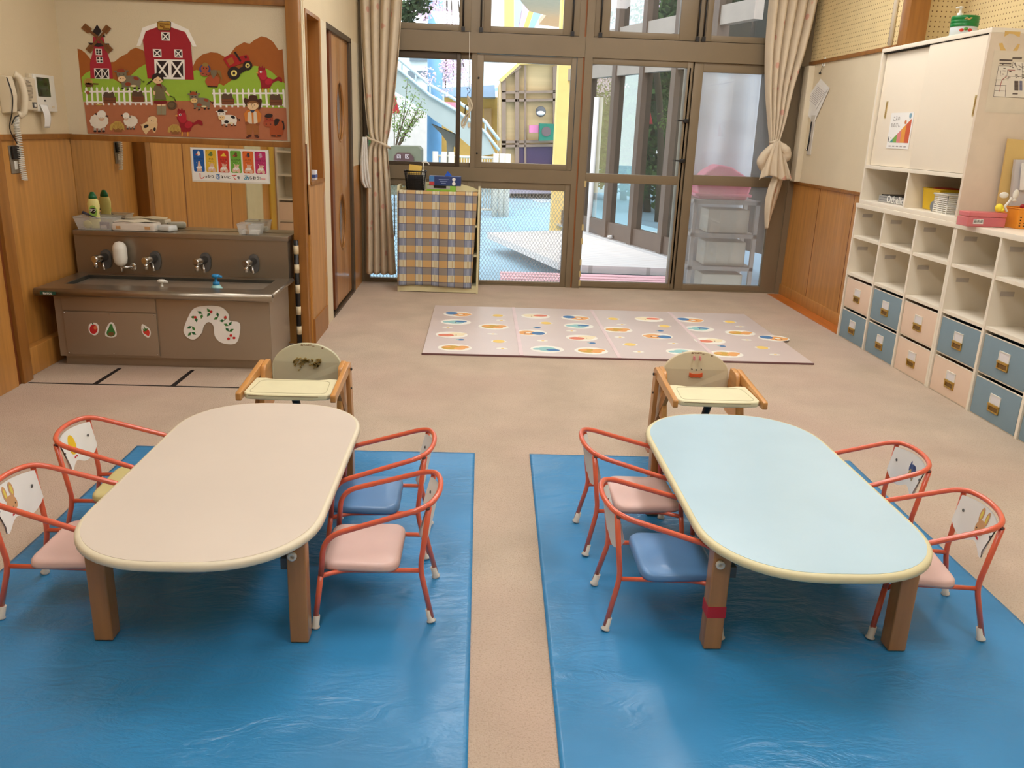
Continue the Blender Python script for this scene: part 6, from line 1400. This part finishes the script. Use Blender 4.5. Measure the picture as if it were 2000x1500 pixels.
# yellow building with brown framed windows
yb_ = empty('nursery_building', (0, 0, 0), 'yellow nursery building with brown framed windows across the yard', 'building')
b = MB(); wallpx(b, [(978, 378), (978, 155), (1015, 122), (1200, 122), (1200, 376)], 21, 4); b.build('wall', mat('warm_clapboard', (208, 180, 134), .8, 0, .08, 1, stretch=(.2, 1, 12)), yb_)
b = MB(); wallpx(b, [(974, 156), (1014, 120), (1100, 117), (1100, 122), (1016, 126), (980, 160)], 20.8, .2); b.build('eave', M_YPILLAR, yb_)
FR_ = mat('taupe_frame', (146, 122, 104), .6)
b = MB()
for u in (984, 1010, 1084): wallpx(b, [(u-4, 378), (u-4, 130 if u > 990 else 150), (u+4, 128 if u > 990 else 146), (u+4, 378)], 20.85, .12)
for v in (178, 194, 275, 283): wallpx(b, [(980, v), (1110, v-2), (1110, v+3), (980, v+5)], 20.85, .1)
wallpx(b, [(1024, 370), (1024, 128), (1028, 127), (1028, 370)], 20.85, .1); wallpx(b, [(982, 150), (1016, 127), (1019, 131), (985, 155)], 20.82, .1)
b.build('window_frame', FR_, yb_)
b = MB(); wallpx(b, [(1012, 321), (1012, 285), (1082, 285), (1082, 321)], 20.9, .05); b.build('lower_window', mat('violet_shade', (70, 52, 84), .5), yb_)
b = MB(); wallpx(b, [(975, 378), (975, 322), (1100, 322), (1100, 378)], 20.7, .2); b.build('base_band', mat('lilac_base', (170, 160, 172), .8), yb_)
p = at(1056, 218, 1, 20.8); b = MB(); b.sphere(p, .125, None, 1, .5, 1, 16); lm = b.build('wall_lamp', mat('lamp_grey', (90, 90, 92), .4), yb_); b = MB(); b.sphere((p.x, p.y-.03, p.z-.03), .10, None, 1, .45, .6, 12); b.build('lamp_lens', M_PAPER, lm)
o = MB(); wallpx(o, [(1034, 259), (1034, 245), (1052, 244), (1052, 259)], 20.5, .2); tag(o.build('pink_crate', mat('toy_pink', (222, 130, 170), .5)), 'pink toy crate on the sill of the building across the yard', 'toy')
tc_ = empty('toy_cube', (0, 0, 0), 'green toy cube with a round hole on the far building sill', 'toy'); b = MB(); wallpx(b, [(1053, 275), (1054, 241), (1082, 242), (1082, 274)], 20.4, .3); b.build('cube_body', mat('toy_green', (24, 120, 96), .5), tc_)
p = at(1067, 257, 1, 20.39); b = MB(); b.prism([(p.x+.11*math.cos(a), p.y, p.z+.11*math.sin(a)) for a in [2*PI*i/20 for i in range(20)]], (0, -.01, 0)); b.build('round_hole', mat('hole_brown', (110, 90, 90), .6), tc_)
# striped upper wall and canopy (seen through the transoms)
sw_ = empty('striped_wall', (0, 0, 0), 'white upper wall painted with blue pink and orange slanted stripes', 'wall panel')
b = MB(); wallpx(b, [(956, 60), (956, -160), (1150, -160), (1150, 60)], 24, .3); b.build('wall_face', M_PAPER, sw_)
for pts, c_ in (([(985, 60), (985, -60), (1004, -60), (1004, 60)], (240, 200, 120)), ([(1004, 60), (1004, -60), (1030, -60), (1012, 60)], (176, 212, 236)), ([(1012, 60), (1020, 20), (1042, -30), (1050, -30), (1020, 60)], (232, 180, 220)), ([(1020, 60), (1050, -30), (1060, -30), (1030, 60)], (236, 190, 110)), ([(1030, 60), (1045, 15), (1060, 20), (1040, 60)], (150, 196, 228))):
    b = MB(); wallpx(b, pts, 23.96, .03); b.build('painted_stripe', flat(c_), sw_)
o = MB().prism([tuple(at(u, v, 2, 3.9)) for u, v in [(1000, -40), (1018, 4), (1034, 22), (1067, 30), (1052, 48), (1112, 56), (1130, -30)]], (0, 0, .12)).build('entrance_canopy', mat('canopy_beige', (204, 180, 150), .8)); tag(o, 'beige curved canopy slab above the yard beside the yellow pillar', 'canopy')
# staircase
sc_ = empty('outdoor_staircase', (0, 0, 0), 'pale grey concrete staircase sweeping down across the yard', 'staircase')
b = MB(); wallpx(b, [(760, 128), (783, 142), (840, 188), (892, 220), (948, 262), (968, 300), (940, 305), (890, 262), (850, 236), (800, 196), (760, 172)], 17, 1.4); b.build('stair_flight', M_CONC, sc_)
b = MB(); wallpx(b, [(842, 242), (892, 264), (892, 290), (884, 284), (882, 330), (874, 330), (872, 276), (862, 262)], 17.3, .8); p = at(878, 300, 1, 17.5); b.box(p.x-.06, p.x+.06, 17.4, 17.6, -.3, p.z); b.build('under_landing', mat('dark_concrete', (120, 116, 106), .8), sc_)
b = MB()
for off in (-6, -26): b.tube([tuple(at(u, v+off, 1, 16.95)) for u, v in [(765, 132), (785, 146), (840, 192), (892, 222), (948, 264), (975, 300)]], .03, seg=8)
for u, v in ((785, 142), (812, 165), (840, 188), (866, 205), (892, 220), (920, 240), (948, 262)): b.tube([tuple(at(u, v, 1, 16.95)), tuple(at(u, v-28, 1, 16.95))], .018, seg=6)
b.build('handrail', mat('pale_rail', (200, 214, 216), .5), sc_)
p0, p1 = at(837, 200, 1, 18.8), at(860, 200, 1, 18.8)
o = MB().lathe([(.16, -.3), (.16, 6)], (p0.x+p1.x)/2, 18.9, seg=24).build('blue_column', M_BCOL); tag(o, 'light blue round column behind the outdoor staircase', 'column')
# far pale houses
hs = empty('far_house', (0, 0, 0), 'pale house with dark windows and a blue awning behind the staircase', 'house')
b = MB(); wallpx(b, [(700, 380), (700, 215), (842, 215), (842, 380)], 22, 3); b.build('siding_wall', M_PALEB, hs)
b = MB(); wallpx(b, [(700, 215), (700, 60), (975, 60), (975, 170), (842, 215)], 30, 3); b.build('upper_wall', mat('upper_pale', (206, 214, 214), .8), hs)
b = MB()
for (a, c, d, e) in ((796, 138, 838, 152), (860, 118, 876, 155), (800, 112, 835, 120)): wallpx(b, [(a, c), (d, c), (d, e), (a, e)], 29.9, .05)
b.build('window', mat('far_window', (110, 122, 130), .3), hs)
b = MB(); wallpx(b, [(858, 172), (966, 166), (968, 190), (858, 188)], 24, 2); b.build('awning', M_BLUEROOF, hs)
b = MB(); wallpx(b, [(842, 380), (842, 188), (972, 190), (972, 380)], 25, 1); b.build('yellow_wall', M_YBUILD, hs)
b = MB(); wallpx(b, [(848, 215), (850, 198), (892, 200), (892, 216)], 22.5, .3); b.build('pink_board', mat('pink_board', (232, 150, 170), .6), hs)
b = MB(); wallpx(b, [(945, 300), (945, 212), (960, 212), (960, 300)], 24.9, .1); b.build('shutter', mat('ochre_shutter', (214, 180, 130), .8), hs)
# white fence
fn_ = empty('white_fence', (0, 0, 0), 'white barred fence with round posts standing across the yard', 'fence')
b = MB()
for k in range(30):
    u = 846+5*k; p = at(u, 340, 1, 16.2); b.tube([(p.x, 16.2, -.2), (p.x, 16.2, .78)], .010, seg=5)
p0, p1 = at(846, 340, 1, 16.2), at(994, 340, 1, 16.2)
for z in (-.18, .3, .78): b.tube([(p0.x, 16.2, z), (p1.x, 16.2, z)], .022, seg=8)
b.build('bars', M_FENCE, fn_)
for u in (850, 867, 881, 968, 980, 991): p = at(u, 340, 1, 16.15); b = MB(); b.tube([(p.x, 16.15, -.3), (p.x, 16.15, .86)], .055, seg=12); b.build('post', M_FENCE, fn_)
# stone marker
sn = empty('stone_marker', (0, 0, 0), 'mossy stone block with a dark plaque outside the left window', 'stone')
b = MB(); wallpx(b, [(757, 380), (758, 290), (764, 285), (816, 286), (822, 293), (821, 380)], 11.5, .5); q_ = b.build('block', M_STONE, sn)
b = MB(); wallpx(b, [(768, 330), (769, 305), (776, 298), (800, 299), (808, 307), (808, 330)], 11.48, .02); q_ = b.build('plaque', mat('plaque_brown', (72, 42, 42), .5), sn)
for s_, u in (('四', 779), ('区', 795)): p = at(u, 306, 1, 11.47); text('plaque_lettering', s_, .06, flat((214, 200, 200)), FACE_CAM(p.x, p.y, p.z), q_, .001)
# shrubs, blossom and trees
def leaves(b, c, r, n_, size, m_, rnd, hang=0):
    i = b.mi(m_)
    for _ in range(n_):
        while 1:
            p = Vector((rnd.uniform(-1, 1), rnd.uniform(-1, 1), rnd.uniform(-1, 1)))
            if p.length < 1: break
        p = Vector((c[0]+p.x*r[0], c[1]+p.y*r[1], c[2]+p.z*r[2])); d = Vector((rnd.gauss(0, 1), rnd.gauss(0, 1), rnd.gauss(0, 1))).normalized(); e = d.orthogonal().normalized(); s_ = size*rnd.uniform(.6, 1.3)
        f = b.bm.faces.new([b.bm.verts.new(p+d*s_), b.bm.verts.new(p+e*s_*.5), b.bm.verts.new(p-d*s_), b.bm.verts.new(p-e*s_*.5)]); f.material_index = i
rnd = random.Random(11)
sh = empty('young_shrub', (0, 0, 0), 'thin branching shrub with fresh green leaves outside beside the curtain', 'shrub')
b = MB(); root = at(770, 300, 1, 12.8); tips = []
for (u, v) in ((772, 190), (796, 158), (788, 205), (812, 180), (824, 198), (828, 218), (815, 230), (800, 240), (776, 240), (822, 205)):
    t_ = at(u, v, 1, 12.8); m_ = root.lerp(t_, .5)+Vector((rnd.uniform(-.05, .05), 0, rnd.uniform(-.03, .03))); b.tube([(root.x, root.y, -.3), tuple(root), tuple(m_), tuple(t_)], [.012, .010, .007, .003], seg=5); tips.append((root, m_, t_))
b.build('branches', M_BARK, sh)
b = MB()
for (a_, m_, t_) in tips:
    for k in range(9):
        q_ = m_.lerp(t_, k/8); leaves(b, q_, (.08, .08, .06), 7, .020, M_LEAFL, rnd)
b.build('foliage', M_LEAFL, sh)
ct = empty('cherry_tree', (0, 0, 0), 'weeping cherry tree with pale pink blossom hanging before the staircase', 'tree')
b = MB()
for (u, v, n_) in ((830, 22, 260), (855, 12, 200), (868, 32, 200), (878, 48, 160), (872, 130, 220), (885, 122, 200), (880, 150, 160), (898, 140, 120), (838, 148, 90), (870, 172, 70), (905, 125, 130), (912, 160, 60), (795, 20, 120)):
    p = at(u, v, 1, 14); leaves(b, p, (.13, .4, .14), n_, .022, M_BLOSSOM, rnd)
for (u, v) in ((800, -30), (890, -40)): leaves(b, at(u, v, 1, 14), (.5, .5, .3), 500, .03, M_BLOSSOM, rnd)
b.build('blossom', M_BLOSSOM, ct)
b = MB()
for (u, v) in ((830, 40), (872, 130), (885, 150), (905, 130), (870, 172), (850, 20)):
    p = at(u, v, 1, 14); q_ = at(860, -150, 1, 14.2); b.tube(catmull([q_, q_.lerp(p, .5)+Vector((.05, 0, .25)), p], 6, False), .010, seg=5)
tr_ = at(700, -100, 1, 14.2); b.tube(catmull([(tr_.x-.6, 14.3, -.3), (tr_.x-.4, 14.3, 1.8), tuple(at(780, -180, 1, 14.2)), tuple(at(860, -150, 1, 14.2))], 6, False), .06, seg=8); b.build('branches', M_BARK, ct)
ev = empty('evergreen_tree', (0, 0, 0), 'dark green leafy branches hanging at the top of the left transom window', 'tree')
b = MB()
for (u, v) in ((790, 12), (800, 28), (812, 8), (826, 12), (795, 35)): leaves(b, at(u, v, 1, 11.5), (.12, .15, .10), 70, .045, M_LEAFD, rnd)
leaves(b, at(800, -60, 1, 11.6), (.5, .4, .35), 400, .05, M_LEAFD, rnd); b.build('foliage', M_LEAFD, ev)
p = at(700, -60, 1, 11.6); b = MB(); b.tube([(p.x-.5, 11.7, -.3), (p.x-.3, 11.7, 1.5), tuple(at(800, -60, 1, 11.6))], [.09, .07, .03], seg=8); b.build('trunk', M_BARK, ev)
o = MB().lathe([(.0, .30), (.09, 0), (.085, -.01), (.0, .02)], seg=16).build('red_parasol', mat('red_cloth', (180, 16, 30), .6)); p = at(770, 220, 1, 13.6); o.location = (p.x, 13.6, p.z); o['kind'] = 'thing'
tag(o, 'small folded red parasol outside behind the left curtain edge', 'parasol')
def tree(name, x, y, z0, z1, r, n_, ms, lab):
    t_ = empty(name, (x, y, -.3), lab, 'tree'); b = MB()
    for m_, k in ms: leaves(b, (0, 0, (z0+z1)/2+.3), (r, r, (z1-z0)/2), int(n_*k), .085, m_, rnd)
    b.build('foliage', ms[0][0], t_); b = MB(); b.tube([(0, 0, 0), (.05, 0, z0+.6), (.0, 0, (z0+z1)/2)], [.09, .07, .04], seg=8); b.build('trunk', M_BARK, t_)
for (x, y, r, ms2, lab) in ((-2.9, 17.2, 1.0, ((M_LEAF, .6), (M_LEAFL, .4)), 'light green tree left of the yard, mirrored in the far pane of the glass front'),
        (-3.9, 15.9, 1.1, ((M_LEAF, .75), (M_LEAFD, .25)), 'green tree left of the yard, mirrored in the middle of the glass front'),
        (-5.2, 14.4, 1.2, ((M_LEAFD, .7), (M_LEAF, .3)), 'dark green tree left of the yard, mirrored in the near pane'),
        (-5.6, 18.4, 1.7, ((M_LEAF, .5), (M_LEAFD, .5)), 'tall green tree at the back left of the yard, mirrored in the glass front')):
    tree('garden_tree', x, y, -.2, 4.4+r*.6, r, 7500, ms2, lab)
b = MB()
for (x, y, z) in ((-3.2, 14.2, 2.4), (-3.5, 14.4, 2.8), (-3.1, 14.2, 3.1)): leaves(b, (x, y, z), (.32, .3, .36), 260, .05, mat('lilac_blossom', (206, 200, 226), .7), rnd)
b.tube([(-3.3, 14.3, -.3), (-3.3, 14.3, 1.8), (-3.2, 14.3, 2.8)], .03, M_BARK); tag(b.build('blossom_shrub'), 'slender lilac flowering shrub left of the yard, mirrored in the glass front', 'shrub')
for k, (w_, off) in enumerate(((.0, 1.6),)):  # dark wall added behind the facade so the pane reflections stand out
    b = MB(); fbox(b, -.5, FLn+1, -.1, 4.6, -off-.1, -off) if FN.x < 0 else fbox(b, -.5, FLn+1, -.1, 4.6, off, off+.1)
    tag(b.build('reflection_backing', mat('dark_backing', (70, 66, 58), .8)), 'dark backing wall added behind the neighbouring glass front to clear its reflections', 'wall'); bpy.data.objects['reflection_backing']['kind'] = 'structure'
# rack with pink tub behind the right glass door
rk = empty('outdoor_rack', (0, 0, -.28), 'outdoor shelf rack with pale boxes behind the right glass door', 'rack')
RM = mat('rack_grey', (150, 142, 132), .6)
for x in (1.93, 2.50): 
    for y in (7.62, 7.98): bx('post', (x, x+.035, y, y+.035, 0, 1.04), RM, rk)
for z in (.40, .70, 1.0): bx('shelf_board', (1.93, 2.535, 7.62, 8.015, z, z+.035), RM, rk)
for (x0, x1, z0, z1_) in ((2.08, 2.46, .44, .66), (2.08, 2.46, .74, .95), (2.08, 2.46, .10, .36)):
    o = MB().box(x0, x1, 7.66, 7.95, z0-.279, z1_-.279, None, .01).build('storage_bin', mat('pale_bin', (196, 186, 164), .6)); tag(o, ('middle', 'top', 'bottom')[[.44, .74, .10].index(z0)]+' cream bin on the outdoor rack behind the right glass door', 'bin')
o = empty('pink_tub', (2.20, 7.82, .756), 'pink plastic tub on top of the outdoor rack behind the right glass door', 'tub')
b = MB(); b.prism([(-.22, -.14, 0), (.22, -.14, 0), (.26, -.14, .12), (.20, -.14, .21), (.06, -.14, .29), (-.06, -.14, .31), (-.16, -.14, .25), (-.25, -.14, .15)], (0, .26, 0)); q_ = b.build('tub_body', mat('pink_plastic', (232, 120, 140), .4), o); bv = q_.modifiers.new('b', 'BEVEL'); bv.width = .02; bv.segments = 3
bx('tub_rim', (-.26, .26, -.155, .135, .03, .055), mat('pink_plastic', (232, 120, 140), .4), o, .005)
b = MB(); b.grid(lambda u, v: Vector((1.86+.70*u, 8.08+.02*math.sin(14*u)+.012*math.sin(5*v+9*u), 1.95-2.06*v)), 50, 20); o = b.build('rain_sheet', mat('vinyl_sheet', (206, 208, 208), .5, 0, .10, 1.2, stretch=(1, 1, 5)), None, recalc=False); sd = o.modifiers.new('s', 'SOLIDIFY'); sd.thickness = .003
tag(o, 'grey white vinyl sheet hanging behind the outdoor rack and right glass door', 'sheet')
